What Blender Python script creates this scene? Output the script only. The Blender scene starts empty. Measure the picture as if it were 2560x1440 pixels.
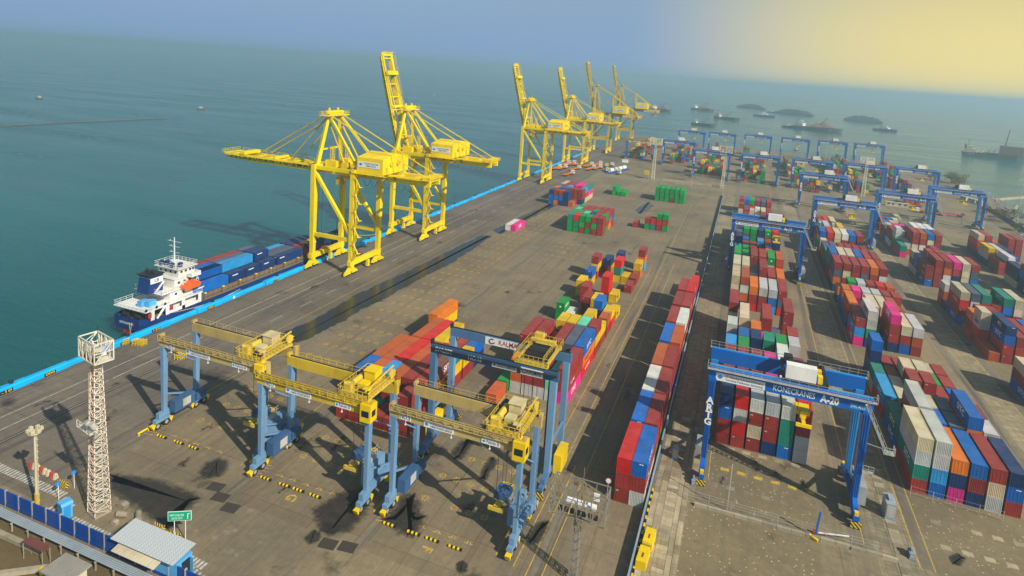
import bpy, math, random, numpy as np
from mathutils import Vector, Matrix
R_ = math.radians
random.seed(7)
scene = bpy.context.scene
COL = scene.collection

# ------------------------------------------------------------------ camera
cam_d = bpy.data.cameras.new('camera'); cam = bpy.data.objects.new('camera', cam_d); COL.objects.link(cam)
CAMP = Vector((-0.978, -126.347, 71.048))
_yaw, _pit, _rol, _f = -0.3503, 0.1308, 0.0673, 1585.84
fw = Vector((math.sin(_yaw)*math.cos(_pit), math.cos(_yaw)*math.cos(_pit), -math.sin(_pit)))
r0 = Vector((math.cos(_yaw), -math.sin(_yaw), 0)); u0 = r0.cross(fw)
rt = math.cos(_rol)*r0 + math.sin(_rol)*u0; up = -math.sin(_rol)*r0 + math.cos(_rol)*u0
cam.matrix_world = Matrix(((rt.x, up.x, -fw.x, CAMP.x), (rt.y, up.y, -fw.y, CAMP.y), (rt.z, up.z, -fw.z, CAMP.z), (0, 0, 0, 1)))
cam_d.sensor_width = 36; cam_d.lens = _f/2560*36; cam_d.shift_y = -(720-380)/2560
cam_d.clip_start = 0.5; cam_d.clip_end = 60000
scene.camera = cam

# ------------------------------------------------------------------ world and sun
SUN_DIR = Vector((-32.4, 15.4, -27.0)).normalized()          # the way the light travels
sun_d = bpy.data.lights.new('sun', 'SUN'); sun_d.energy = 5.0; sun_d.angle = R_(0.5); sun_d.color = (1.0, 0.93, 0.80)
sun = bpy.data.objects.new('sun', sun_d); COL.objects.link(sun)
sun.rotation_euler = SUN_DIR.to_track_quat('-Z', 'Y').to_euler(); sun.location = (200, -200, 200)
world = bpy.data.worlds.new('World'); scene.world = world; world.use_nodes = True
wn, wl = world.node_tree.nodes, world.node_tree.links
for n in list(wn): wn.remove(n)
w_out = wn.new('ShaderNodeOutputWorld'); w_bg = wn.new('ShaderNodeBackground'); w_sky = wn.new('ShaderNodeTexSky')
w_sky.sky_type = 'NISHITA'; w_sky.sun_disc = False
w_sky.sun_elevation = math.asin(-SUN_DIR.z); w_sky.sun_rotation = math.atan2(-SUN_DIR.x, -SUN_DIR.y)
w_sky.air_density = 1.6; w_sky.dust_density = 1.2; w_sky.ozone_density = 2.0
# hazy air near the horizon: blue grey, with a warm glow towards the north-east
w_tc = wn.new('ShaderNodeTexCoord')
w_nrm = wn.new('ShaderNodeVectorMath'); w_nrm.operation = 'NORMALIZE'; wl.new(w_tc.outputs['Generated'], w_nrm.inputs[0])
w_dot = wn.new('ShaderNodeVectorMath'); w_dot.operation = 'DOT_PRODUCT'; wl.new(w_nrm.outputs[0], w_dot.inputs[0])
w_dot.inputs[1].default_value = Vector((0.48, 0.87, 0.05)).normalized()
w_rmp = wn.new('ShaderNodeMapRange'); w_rmp.interpolation_type = 'SMOOTHSTEP'
w_rmp.inputs['From Min'].default_value = 0.76; w_rmp.inputs['From Max'].default_value = 0.985
wl.new(w_dot.outputs['Value'], w_rmp.inputs['Value'])
w_sep = wn.new('ShaderNodeSeparateXYZ'); wl.new(w_nrm.outputs[0], w_sep.inputs[0])
w_hz = wn.new('ShaderNodeMapRange'); w_hz.interpolation_type = 'SMOOTHSTEP'
w_hz.inputs['From Min'].default_value = 0.0; w_hz.inputs['From Max'].default_value = 0.35
w_hz.inputs['To Min'].default_value = 1.0; w_hz.inputs['To Max'].default_value = 0.0
wl.new(w_sep.outputs['Z'], w_hz.inputs['Value'])
w_hc = wn.new('ShaderNodeMixRGB'); w_hc.inputs[1].default_value = (3.0, 4.85, 7.9, 1); w_hc.inputs[2].default_value = (12.0, 9.9, 3.9, 1)
wl.new(w_rmp.outputs[0], w_hc.inputs[0])
w_mix = wn.new('ShaderNodeMixRGB'); wl.new(w_hz.outputs[0], w_mix.inputs[0]); wl.new(w_sky.outputs[0], w_mix.inputs[1]); wl.new(w_hc.outputs[0], w_mix.inputs[2])
wl.new(w_mix.outputs[0], w_bg.inputs['Color']); w_bg.inputs['Strength'].default_value = 0.07
wl.new(w_bg.outputs[0], w_out.inputs['Surface'])
vs = scene.view_settings; vs.view_transform = 'Standard'; vs.look = 'None'; vs.exposure = 0.18; vs.gamma = 1.0
vs.use_curve_mapping = False
scene.cycles.max_bounces = 6; scene.cycles.diffuse_bounces = 2; scene.cycles.glossy_bounces = 3
scene.cycles.transmission_bounces = 2; scene.cycles.volume_bounces = 3; scene.cycles.caustics_reflective = False; scene.cycles.caustics_refractive = False

# ------------------------------------------------------------------ materials
MATS = {}
def _new(name):
    m = bpy.data.materials.new(name); m.use_nodes = True; MATS[name] = m
    nt = m.node_tree; return m, nt.nodes, nt.links, nt.nodes['Principled BSDF']
def _noise(n, l, scale, detail=4, vec=None, rough=0.6):
    t = n.new('ShaderNodeTexNoise'); t.inputs['Scale'].default_value = scale; t.inputs['Detail'].default_value = detail; t.inputs['Roughness'].default_value = rough
    if vec: l.new(vec, t.inputs['Vector'])
    return t.outputs['Fac']
def _map(n, l, v, a, b, c, d, smooth=False):
    t = n.new('ShaderNodeMapRange'); t.inputs['From Min'].default_value = a; t.inputs['From Max'].default_value = b
    t.inputs['To Min'].default_value = c; t.inputs['To Max'].default_value = d
    if smooth: t.interpolation_type = 'SMOOTHSTEP'
    l.new(v, t.inputs['Value']); return t.outputs[0]
def _mixc(n, l, fac, a, b, mode='MIX'):
    t = n.new('ShaderNodeMixRGB'); t.blend_type = mode
    for i, v in ((0, fac), (1, a), (2, b)):
        if isinstance(v, (int, float)): t.inputs[i].default_value = v
        elif isinstance(v, tuple): t.inputs[i].default_value = (*v[:3], 1)
        else: l.new(v, t.inputs[i])
    return t.outputs[0]
def _pos(n, l, sx=1, sy=1, sz=1):
    g = n.new('ShaderNodeNewGeometry'); m = n.new('ShaderNodeMapping'); m.inputs['Scale'].default_value = (sx, sy, sz)
    l.new(g.outputs['Position'], m.inputs['Vector']); return m.outputs[0]
def _obj(n, l, sx=1, sy=1, sz=1):
    g = n.new('ShaderNodeTexCoord'); m = n.new('ShaderNodeMapping'); m.inputs['Scale'].default_value = (sx, sy, sz)
    l.new(g.outputs['Object'], m.inputs['Vector']); return m.outputs[0]
def _bump(n, l, b, h, strength, dist):
    t = n.new('ShaderNodeBump'); t.inputs['Strength'].default_value = strength; t.inputs['Distance'].default_value = dist
    l.new(h, t.inputs['Height']); l.new(t.outputs[0], b.inputs['Normal'])

def paint(name, col, rough=0.5, metal=0.0, dirt=0.35, dirtcol=(0.10, 0.075, 0.05), scale=0.6):
    m, n, l, b = _new(name)
    v = _pos(n, l, 1, 1, 0.35)
    f = _map(n, l, _noise(n, l, scale, 6, v, 0.65), 0.48, 0.78, 0, dirt)
    c = _mixc(n, l, f, col, dirtcol)
    f2 = _map(n, l, _noise(n, l, scale*0.25, 2, v), 0.3, 0.7, 0.82, 1.12)
    c = _mixc(n, l, 1.0, c, f2, 'MULTIPLY')
    vz = _pos(n, l, 1, 1, 0.12); f3 = _map(n, l, _noise(n, l, 2.2, 5, vz, 0.7), 0.60, 0.80, 0, min(0.8, dirt*1.6))
    c = _mixc(n, l, f3, c, (0.16, 0.075, 0.03))
    l.new(c, b.inputs['Base Color']); b.inputs['Roughness'].default_value = rough; b.inputs['Metallic'].default_value = metal
    b.inputs['Specular IOR Level'].default_value = 0.3
    return m
def plain(name, col, rough=0.6, metal=0.0):
    m, n, l, b = _new(name); b.inputs['Base Color'].default_value = (*col, 1); b.inputs['Roughness'].default_value = rough; b.inputs['Metallic'].default_value = metal
    b.inputs['Specular IOR Level'].default_value = 0.3
    return m

paint('crane_yellow', (0.86, 0.63, 0.0), 0.45, dirt=0.25)
paint('rtg_yellow', (0.62, 0.43, 0.03), 0.5, dirt=0.5)
paint('rtg_cream', (0.50, 0.37, 0.13), 0.55, dirt=0.45)
paint('bright_yellow', (0.85, 0.58, 0.0), 0.45, dirt=0.3)
paint('rtg_blue', (0.15, 0.29, 0.46), 0.5, dirt=0.35)
paint('rtg_dark_blue', (0.035, 0.10, 0.22), 0.5, dirt=0.3)
paint('kalmar_blue', (0.07, 0.17, 0.33), 0.45, dirt=0.25)
paint('artg_blue', (0.0, 0.12, 0.48), 0.4, dirt=0.12)
paint('artg_light', (0.02, 0.27, 0.62), 0.45, dirt=0.15)
paint('grey_steel', (0.34, 0.34, 0.32), 0.55, dirt=0.4)
paint('galvanised', (0.45, 0.44, 0.40), 0.5, dirt=0.4)
paint('black_steel', (0.02, 0.02, 0.022), 0.5, dirt=0.2, dirtcol=(0.06, 0.05, 0.04))
paint('white_paint', (0.78, 0.77, 0.72), 0.5, dirt=0.28, dirtcol=(0.35, 0.27, 0.18))
paint('cream_paint', (0.62, 0.55, 0.38), 0.55, dirt=0.35)
paint('mast_white', (0.72, 0.66, 0.52), 0.55, dirt=0.35)
paint('mast_red', (0.50, 0.06, 0.04), 0.55, dirt=0.25)
paint('quay_blue', (0.0, 0.42, 0.86), 0.5, dirt=0.12)
paint('hull_navy', (0.004, 0.035, 0.16), 0.4, dirt=0.2)
paint('hull_red', (0.36, 0.05, 0.03), 0.55)
paint('deck_brown', (0.20, 0.15, 0.10), 0.7)
paint('orange_boat', (0.80, 0.12, 0.02), 0.45, dirt=0.1)
paint('wall_blue', (0.0, 0.055, 0.30), 0.6, dirt=0.35)
paint('cabin_blue', (0.09, 0.38, 0.72), 0.5, dirt=0.25)
paint('rust', (0.20, 0.09, 0.045), 0.85, dirt=0.6)
paint('wood_pile', (0.26, 0.16, 0.085), 0.9, dirt=0.5)
paint('coal', (0.03, 0.035, 0.04), 0.95, dirt=0.3)
paint('hull_grey', (0.09, 0.11, 0.12), 0.7)
paint('concrete', (0.36, 0.31, 0.22), 0.9, dirt=0.6, dirtcol=(0.14, 0.11, 0.07), scale=0.8)
paint('concrete_grey', (0.30, 0.28, 0.24), 0.9, dirt=0.5, dirtcol=(0.12, 0.10, 0.08), scale=0.8)
paint('pipe_grey', (0.30, 0.36, 0.40), 0.45, dirt=0.3)
paint('roof_maroon', (0.15, 0.045, 0.04), 0.8)
paint('truck_orange', (0.75, 0.22, 0.02), 0.5, dirt=0.4)
paint('green_sign', (0.0, 0.30, 0.16), 0.5, dirt=0.05)
plain('sign_white', (0.75, 0.76, 0.74), 0.5)
plain('sign_blue', (0.02, 0.22, 0.55), 0.5)
plain('ink_black', (0.012, 0.012, 0.015), 0.6)
plain('ink_navy', (0.02, 0.04, 0.12), 0.6)
plain('ink_red', (0.45, 0.02, 0.03), 0.6)
plain('ink_white', (0.80, 0.80, 0.78), 0.6)
plain('ink_yellow', (0.85, 0.42, 0.0), 0.6)
plain('glass_dark', (0.015, 0.022, 0.03), 0.08)
plain('rubber', (0.018, 0.018, 0.018), 0.8)
plain('cable', (0.05, 0.05, 0.05), 0.6)
plain('patch_dark', (0.05, 0.042, 0.034), 0.8)
paint('trolley_yellow', (0.66, 0.47, 0.05), 0.5, dirt=0.55, scale=1.2)
paint('trolley_cream', (0.62, 0.52, 0.26), 0.5, dirt=0.4, scale=1.2)
paint('mast_grey', (0.24, 0.22, 0.18), 0.6, dirt=0.5)
plain('red_lamp', (0.5, 0.02, 0.02), 0.4)
plain('banner_green', (0.05, 0.32, 0.10), 0.6)

def line_paint(name, col):
    m, n, l, b = _new(name); v = _pos(n, l)
    f = _map(n, l, _noise(n, l, 1.3, 6, v, 0.7), 0.40, 0.66, 0.0, 0.75)
    l.new(_mixc(n, l, f, col, (0.13, 0.105, 0.08)), b.inputs['Base Color']); b.inputs['Roughness'].default_value = 0.8
line_paint('line_yellow', (0.62, 0.40, 0.03)); line_paint('line_white', (0.60, 0.58, 0.52))

def container_mat(name, far):
    m, n, l, b = _new(name)
    if far:
        a = n.new('ShaderNodeVertexColor'); a.layer_name = 'Col'; base = a.outputs['Color']; v = _pos(n, l)
    else:
        a = n.new('ShaderNodeObjectInfo'); base = a.outputs['Color']
        t = n.new('ShaderNodeTexCoord'); ad = n.new('ShaderNodeVectorMath'); l.new(t.outputs['Object'], ad.inputs[0]); l.new(a.outputs['Location'], ad.inputs[1]); v = ad.outputs[0]
    big = _map(n, l, _noise(n, l, 0.35, 3, v), 0.3, 0.7, 0.82, 1.14)
    c = _mixc(n, l, 1.0, base, big, 'MULTIPLY')
    sp = n.new('ShaderNodeMapping'); sp.inputs['Scale'].default_value = (2.2, 2.2, 0.5); l.new(v, sp.inputs['Vector'])
    f = _map(n, l, _noise(n, l, 1.1, 6, sp.outputs[0], 0.7), 0.58, 0.82, 0, 0.55)
    c = _mixc(n, l, f, c, (0.12, 0.06, 0.035))
    # sun-bleached, dusty roofs
    g = n.new('ShaderNodeNewGeometry'); s = n.new('ShaderNodeSeparateXYZ'); l.new(g.outputs['True Normal'], s.inputs[0])
    upf = _map(n, l, s.outputs['Z'], 0.5, 0.9, 0, 1)
    du = _map(n, l, _noise(n, l, 0.8, 4, v), 0.25, 0.75, 0.0, 0.13)
    mu = n.new('ShaderNodeMath'); mu.operation = 'MULTIPLY'; l.new(upf, mu.inputs[0]); l.new(du, mu.inputs[1])
    c = _mixc(n, l, mu.outputs[0], c, (0.42, 0.36, 0.30))
    l.new(c, b.inputs['Base Color']); b.inputs['Roughness'].default_value = 0.55; b.inputs['Specular IOR Level'].default_value = 0.25
    _bump(n, l, b, _noise(n, l, 1.5, 2, v), 0.15, 0.05)
container_mat('container_paint', False); container_mat('container_paint_far', True)

def ground_mat(name, base, base2, patch, stain=0.75, streak=0.5, tile=None, speck=0.0, gloss=0.0):
    m, n, l, b = _new(name); v = _pos(n, l)
    f1 = _map(n, l, _noise(n, l, 0.045, 5, v, 0.6), 0.35, 0.68, 0, 1, True)
    c = _mixc(n, l, f1, base, base2)
    f2 = _map(n, l, _noise(n, l, 0.9, 8, v, 0.75), 0.3, 0.75, 0.78, 1.2)
    c = _mixc(n, l, 1.0, c, f2, 'MULTIPLY')
    vy = _pos(n, l, 0.55, 0.012, 1)                                        # tyre streaks along the quay
    f3 = _map(n, l, _noise(n, l, 1.0, 6, vy, 0.7), 0.50, 0.72, 0, streak, True)
    c = _mixc(n, l, f3, c, (0.055, 0.048, 0.042))
    vy2 = _pos(n, l, 2.6, 0.05, 1)
    f3b = _map(n, l, _noise(n, l, 1.0, 5, vy2, 0.75), 0.42, 0.75, 0.84*1.0, 1.18)
    c = _mixc(n, l, min(1.0, streak*1.6), c, _mixc(n, l, 1.0, c, f3b, 'MULTIPLY'))
    f4 = _map(n, l, _noise(n, l, 0.11, 7, v, 0.62), 0.60, 0.72, 0, stain, True)   # oil stains
    c = _mixc(n, l, f4, c, (0.022, 0.018, 0.016))
    f5 = _map(n, l, _noise(n, l, 0.35, 5, v, 0.5), 0.60, 0.70, 0, 0.5, True)
    c = _mixc(n, l, f5, c, patch)
    h = _noise(n, l, 6.0, 6, v)
    if tile:
        br = n.new('ShaderNodeTexBrick'); br.offset = 0.0; br.inputs['Scale'].default_value = 1.0
        br.inputs['Brick Width'].default_value = tile[0]; br.inputs['Row Height'].default_value = tile[1]
        br.inputs['Mortar Size'].default_value = tile[2]; br.inputs['Mortar Smooth'].default_value = 0.2
        soft = len(tile) > 3
        br.inputs['Color1'].default_value = (0.9, 0.9, 0.91, 1) if soft else (0.78, 0.78, 0.78, 1); br.inputs['Color2'].default_value = (1.07, 1.06, 1.04, 1) if soft else (1.12, 1.1, 1.05, 1); br.inputs['Mortar'].default_value = (0.66, 0.62, 0.58, 1) if soft else (0.35, 0.32, 0.28, 1)
        l.new(v, br.inputs['Vector']); c = _mixc(n, l, 1.0, c, br.outputs['Color'], 'MULTIPLY')
    if speck:
        vo = n.new('ShaderNodeTexVoronoi'); vo.inputs['Scale'].default_value = 1.15; l.new(v, vo.inputs['Vector'])
        f6 = _map(n, l, vo.outputs['Distance'], 0.10, 0.17, speck, 0)
        c = _mixc(n, l, f6, c, (0.62, 0.54, 0.38))
    l.new(c, b.inputs['Base Color'])
    rr = _map(n, l, f4, 0, 1, 0.88, 0.88-gloss); l.new(rr, b.inputs['Roughness']); b.inputs['Specular IOR Level'].default_value = 0.3
    _bump(n, l, b, h, 0.25, 0.03)
ground_mat('yard_asphalt', (0.245, 0.192, 0.116), (0.18, 0.142, 0.09), (0.27, 0.215, 0.135), streak=0.42, tile=(8.1, 6.42, 0.07, 1))
ground_mat('apron_asphalt', (0.190, 0.157, 0.118), (0.135, 0.113, 0.090), (0.22, 0.18, 0.135), streak=0.8, gloss=0.3, tile=(7.2, 13.0, 0.07, 1))
ground_mat('lane_concrete', (0.27, 0.215, 0.125), (0.18, 0.148, 0.095), (0.33, 0.265, 0.155), stain=0.7, streak=0.45)
ground_mat('runway_concrete', (0.235, 0.195, 0.13), (0.17, 0.14, 0.10), (0.12, 0.1, 0.08), stain=0.85, streak=0.8)
ground_mat('slab_paving', (0.36, 0.30, 0.18), (0.24, 0.20, 0.13), (0.42, 0.36, 0.23), stain=0.4, streak=0.35, tile=(1.45, 0.9, 0.03))
ground_mat('gravel_paving', (0.225, 0.178, 0.098), (0.17, 0.136, 0.078), (0.27, 0.215, 0.12), stain=0.6, streak=0.15, speck=0.8)
ground_mat('earth', (0.14, 0.10, 0.045), (0.085, 0.07, 0.03), (0.2, 0.15, 0.08), stain=0.5, streak=0.0)
ground_mat('slab_stone', (0.40, 0.335, 0.205), (0.27, 0.225, 0.145), (0.46, 0.40, 0.27), stain=0.45, streak=0.3)
def puddle_mat():
    m, n, l, b = _new('puddle_water'); b.inputs['Base Color'].default_value = (0.018, 0.02, 0.022, 1); b.inputs['Roughness'].default_value = 0.16; b.inputs['Specular IOR Level'].default_value = 0.5
    v = _pos(n, l); at = n.new('ShaderNodeAttribute'); at.attribute_name = 'A'
    ad = n.new('ShaderNodeMath'); ad.operation = 'MULTIPLY_ADD'; l.new(_noise(n, l, 0.25, 6, v, 0.65), ad.inputs[0]); ad.inputs[1].default_value = 1.3; l.new(at.outputs['Fac'], ad.inputs[2])
    l.new(_map(n, l, ad.outputs[0], 0.95, 1.08, 0, 0.94, True), b.inputs['Alpha'])
puddle_mat()
def vary(name, lo, hi):
    m = MATS[name]; n, l = m.node_tree.nodes, m.node_tree.links; b = n['Principled BSDF']; src = b.inputs['Base Color'].links[0].from_socket
    o = n.new('ShaderNodeObjectInfo'); l.new(_mixc(n, l, 1.0, src, _map(n, l, o.outputs['Random'], 0, 1, lo, hi), 'MULTIPLY'), b.inputs['Base Color'])
vary('slab_stone', 0.62, 1.25); vary('concrete', 0.8, 1.15)
def oil_mat():
    """dark stain that frays out towards its rim (attribute A: 1 inside, 0 at the rim)"""
    m, n, l, b = _new('oil_shade_stain'); v = _pos(n, l)
    f = _map(n, l, _noise(n, l, 0.8, 6, v), 0.35, 0.7, 0, 1)
    l.new(_mixc(n, l, f, (0.022, 0.018, 0.015), (0.05, 0.04, 0.032)), b.inputs['Base Color']); b.inputs['Roughness'].default_value = 0.5
    at = n.new('ShaderNodeAttribute'); at.attribute_name = 'A'
    ad = n.new('ShaderNodeMath'); ad.operation = 'MULTIPLY_ADD'; l.new(_noise(n, l, 1.1, 7, v, 0.7), ad.inputs[0]); ad.inputs[1].default_value = 1.1; l.new(at.outputs['Fac'], ad.inputs[2])
    l.new(_map(n, l, ad.outputs[0], 0.70, 1.35, 0, 0.78, True), b.inputs['Alpha'])
oil_mat()
def sea_mat():
    m, n, l, b = _new('sea_water'); v = _pos(n, l)
    f = _map(n, l, _noise(n, l, 0.004, 4, v), 0.3, 0.7, 0, 1, True)
    l.new(_mixc(n, l, f, (0.001, 0.080, 0.078), (0.003, 0.105, 0.098)), b.inputs['Base Color'])
    b.inputs['Roughness'].default_value = 0.16; b.inputs['IOR'].default_value = 1.33; b.inputs['Specular IOR Level'].default_value = 0.5
    b.inputs['Subsurface Weight'].default_value = 1.0; b.inputs['Subsurface Radius'].default_value = (0.6, 1.0, 1.0); b.inputs['Subsurface Scale'].default_value = 22.0   # turbid water: light spreads metres below the surface
    vr = _pos(n, l, 0.006, 0.03, 1); l.new(_map(n, l, _noise(n, l, 1.0, 5, vr, 0.6), 0.35, 0.7, 0.10, 0.30), b.inputs['Roughness'])
    v1 = _pos(n, l, 0.22, 0.75, 1); w1 = _noise(n, l, 0.45, 4, v1, 0.55)
    v2 = _pos(n, l, 0.9, 1.6, 1); w2 = _noise(n, l, 1.0, 3, v2, 0.6)
    ad = n.new('ShaderNodeMath'); ad.operation = 'MULTIPLY_ADD'; l.new(w2, ad.inputs[0]); ad.inputs[1].default_value = 0.35; l.new(w1, ad.inputs[2])
    _bump(n, l, b, ad.outputs[0], 0.30, 0.8)
sea_mat()
def foliage(name, a, bcol):
    m, n, l, b = _new(name); o = n.new('ShaderNodeNewGeometry')
    l.new(_mixc(n, l, o.outputs['Random Per Island'], a, bcol), b.inputs['Base Color']); b.inputs['Roughness'].default_value = 0.8
foliage('leaf_dry', (0.10, 0.075, 0.02), (0.17, 0.12, 0.03)); foliage('leaf_green', (0.055, 0.07, 0.015), (0.12, 0.105, 0.025))
paint('bark', (0.10, 0.075, 0.05), 0.9)
def striped(name, c1, c2, period, diag=True):
    m, n, l, b = _new(name); g = n.new('ShaderNodeTexCoord'); s = n.new('ShaderNodeSeparateXYZ'); l.new(g.outputs['Object'], s.inputs[0])
    a = n.new('ShaderNodeMath'); a.operation = 'ADD'; l.new(s.outputs['X'], a.inputs[0]); l.new(s.outputs['Y'], a.inputs[1])
    a2 = n.new('ShaderNodeMath'); a2.operation = 'ADD'; l.new(a.outputs[0], a2.inputs[0])
    if diag: l.new(s.outputs['Z'], a2.inputs[1])
    else: a2.inputs[1].default_value = 0
    d = n.new('ShaderNodeMath'); d.operation = 'DIVIDE'; l.new(a2.outputs[0], d.inputs[0]); d.inputs[1].default_value = period
    fr = n.new('ShaderNodeMath'); fr.operation = 'FRACT'; l.new(d.outputs[0], fr.inputs[0])
    gt = n.new('ShaderNodeMath'); gt.operation = 'GREATER_THAN'; gt.inputs[1].default_value = 0.5; l.new(fr.outputs[0], gt.inputs[0])
    l.new(_mixc(n, l, gt.outputs[0], c1, c2), b.inputs['Base Color']); b.inputs['Roughness'].default_value = 0.6
striped('hazard_stripe', (0.72, 0.50, 0.02), (0.02, 0.02, 0.02), 0.7)
striped('hazard_fine', (0.72, 0.50, 0.02), (0.02, 0.02, 0.02), 0.45)
striped('corrugated_tin', (0.38, 0.42, 0.44), (0.50, 0.53, 0.53), 0.3, False)

# ------------------------------------------------------------------ mesh helpers
class MB:
    """collects boxes, beams, tubes and polygons; build() links them as one mesh object"""
    def __init__(s): s.v = []; s.f = []; s.mi = []; s.cur = 0; s.smooth = []
    def _add(s, vs, fs, sm=False):
        o = len(s.v); s.v += [tuple(p) for p in vs]
        for f in fs: s.f.append(tuple(o+i for i in f)); s.mi.append(s.cur); s.smooth.append(sm)
    def box(s, x0, x1, y0, y1, z0, z1):
        s._add([(x0,y0,z0),(x1,y0,z0),(x1,y1,z0),(x0,y1,z0),(x0,y0,z1),(x1,y0,z1),(x1,y1,z1),(x0,y1,z1)],
               [(3,2,1,0),(4,5,6,7),(0,1,5,4),(1,2,6,5),(2,3,7,6),(3,0,4,7)]); return s
    def cbox(s, c, d): return s.box(c[0]-d[0]/2, c[0]+d[0]/2, c[1]-d[1]/2, c[1]+d[1]/2, c[2]-d[2]/2, c[2]+d[2]/2)
    def beam(s, p, q, w, h=None, w2=None, h2=None, upv=(0, 0, 1)):
        p, q = Vector(p), Vector(q); h = h or w; w2 = w2 or w; h2 = h2 or h; d = (q-p).normalized(); u = Vector(upv)
        if abs(d.dot(u)) > 0.99: u = Vector((0, 1, 0)) if abs(d.y) < 0.9 else Vector((1, 0, 0))
        a = d.cross(u).normalized(); b = a.cross(d)
        P = [p+a*(i*w/2)+b*(j*h/2) for i, j in ((-1,-1),(1,-1),(1,1),(-1,1))] + [q+a*(i*w2/2)+b*(j*h2/2) for i, j in ((-1,-1),(1,-1),(1,1),(-1,1))]
        s._add(P, [(3,2,1,0),(4,5,6,7),(0,1,5,4),(1,2,6,5),(2,3,7,6),(3,0,4,7)]); return s
    def tube(s, p, q, r, n=8, r2=None, cap=True):
        p, q = Vector(p), Vector(q); r2 = r if r2 is None else r2; d = (q-p).normalized(); u = Vector((0,0,1)) if abs(d.z) < 0.95 else Vector((1,0,0))
        a = d.cross(u).normalized(); b = a.cross(d)
        P = [p+(a*math.cos(t)+b*math.sin(t))*r for t in [2*math.pi*i/n for i in range(n)]] + [q+(a*math.cos(t)+b*math.sin(t))*r2 for t in [2*math.pi*i/n for i in range(n)]]
        s._add(P, [(i, (i+1) % n, n+(i+1) % n, n+i) for i in range(n)], n > 5)
        if cap: s._add(P, [tuple(range(n-1, -1, -1)), tuple(range(n, 2*n))])
        return s
    def path(s, pts, r, n=5):
        for a, b in zip(pts, pts[1:]): s.tube(a, b, r, n, cap=False)
        return s
    def poly(s, pts, z=None):
        s._add([(p[0], p[1], z) if z is not None else p for p in pts], [tuple(range(len(pts)))]); return s
    def prism(s, pts, axis, a, b):
        """extrude a 2-D outline along an axis (0,1,2)"""
        def mk(p, t): return (t, p[0], p[1]) if axis == 0 else ((p[0], t, p[1]) if axis == 1 else (p[0], p[1], t))
        n = len(pts); P = [mk(p, a) for p in pts] + [mk(p, b) for p in pts]
        s._add(P, [tuple(range(n-1, -1, -1)), tuple(range(n, 2*n))] + [(i, (i+1) % n, n+(i+1) % n, n+i) for i in range(n)]); return s
    def rail(s, p, q, h=1.1, step=2.0, t=0.06, mids=1):
        """hand rail with posts between p and q"""
        p, q = Vector(p), Vector(q); L = (q-p).length; k = max(1, round(L/step)); z = Vector((0, 0, 1))
        for i in range(k+1): a = p.lerp(q, i/k); s.beam(a, a+z*h, t)
        s.beam(p+z*h, q+z*h, t)
        for j in range(mids): s.beam(p+z*h*(j+1)/(mids+1), q+z*h*(j+1)/(mids+1), t*0.8)
        return s
    def lattice(s, p, q, w, r, bays, w2=None):
        """four-chord lattice column, local frame upright"""
        p, q = Vector(p), Vector(q); w2 = w2 or w; ds = ((-1,-1),(1,-1),(1,1),(-1,1))
        ring = [[p.lerp(q, i/bays)+Vector((a*(w+(w2-w)*i/bays)/2, b*(w+(w2-w)*i/bays)/2, 0)) for a, b in ds] for i in range(bays+1)]
        for j in range(4): s.beam(ring[0][j], ring[-1][j], r*2)
        for i in range(bays):
            for j in range(4):
                k = (j+1) % 4; s.beam(ring[i][j], ring[i+1][k], r*1.1) if i % 2 == j % 2 else s.beam(ring[i][k], ring[i+1][j], r*1.1); s.beam(ring[i][j], ring[i][k], r*1.1)
        return s
    def mesh(s, name, mats):
        me = bpy.data.meshes.new(name); me.from_pydata(s.v, [], s.f)
        for m in (mats if isinstance(mats, (list, tuple)) else [mats]): me.materials.append(MATS[m])
        if len(me.materials) > 1: me.polygons.foreach_set('material_index', s.mi)
        if any(s.smooth): me.polygons.foreach_set('use_smooth', s.smooth)
        me.update(); return me
    def build(s, name, mats, parent=None, loc=None):
        o = bpy.data.objects.new(name, s.mesh(name, mats)); COL.objects.link(o); o.parent = parent
        if loc: o.location = loc
        return o

def tag(o, label=None, cat=None, group=None, kind=None):
    for k, v in (('label', label), ('category', cat), ('group', group), ('kind', kind)):
        if v: o[k] = v
    return o
def empty(name, loc, rz=0, label=None, cat=None, group=None):
    o = bpy.data.objects.new(name, None); COL.objects.link(o); o.location = loc; o.rotation_euler = (0, 0, rz); o.empty_display_size = 0.5
    return tag(o, label, cat, group)
def link_mesh(name, me, parent=None, loc=(0, 0, 0), rot=(0, 0, 0)):
    o = bpy.data.objects.new(name, me); COL.objects.link(o); o.parent = parent; o.location = loc; o.rotation_euler = rot; return o
KIDS = {}
def copy_tree(o, parent=None, skip=()):
    c = o.copy(); COL.objects.link(c); c.parent = parent
    for ch in kids(o):
        if ch.name.split('.')[0] not in skip: copy_tree(ch, c, skip)
    return c
def kids(o): return [x for x in COL.objects if x.parent == o] if False else list(o.children)
_text = {}
def text_mesh(txt, mat, bold=0.0, spacing=1.0):
    """lettering as a flat mesh, one unit high, centred"""
    key = (txt, mat, bold, spacing)
    if key not in _text:
        cu = bpy.data.curves.new('lettering', 'FONT'); cu.body = txt; cu.size = 1.4; cu.align_x = 'CENTER'; cu.align_y = 'CENTER'; cu.resolution_u = 2
        cu.offset = bold; cu.space_character = spacing; cu.extrude = 0.0
        ob = bpy.data.objects.new('lettering_tmp', cu); COL.objects.link(ob)
        dg = bpy.context.evaluated_depsgraph_get(); me = bpy.data.meshes.new_from_object(ob.evaluated_get(dg)); me.name = 'lettering'
        bpy.data.objects.remove(ob); me.materials.clear(); me.materials.append(MATS[mat]); _text[key] = me
    return _text[key]
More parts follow.
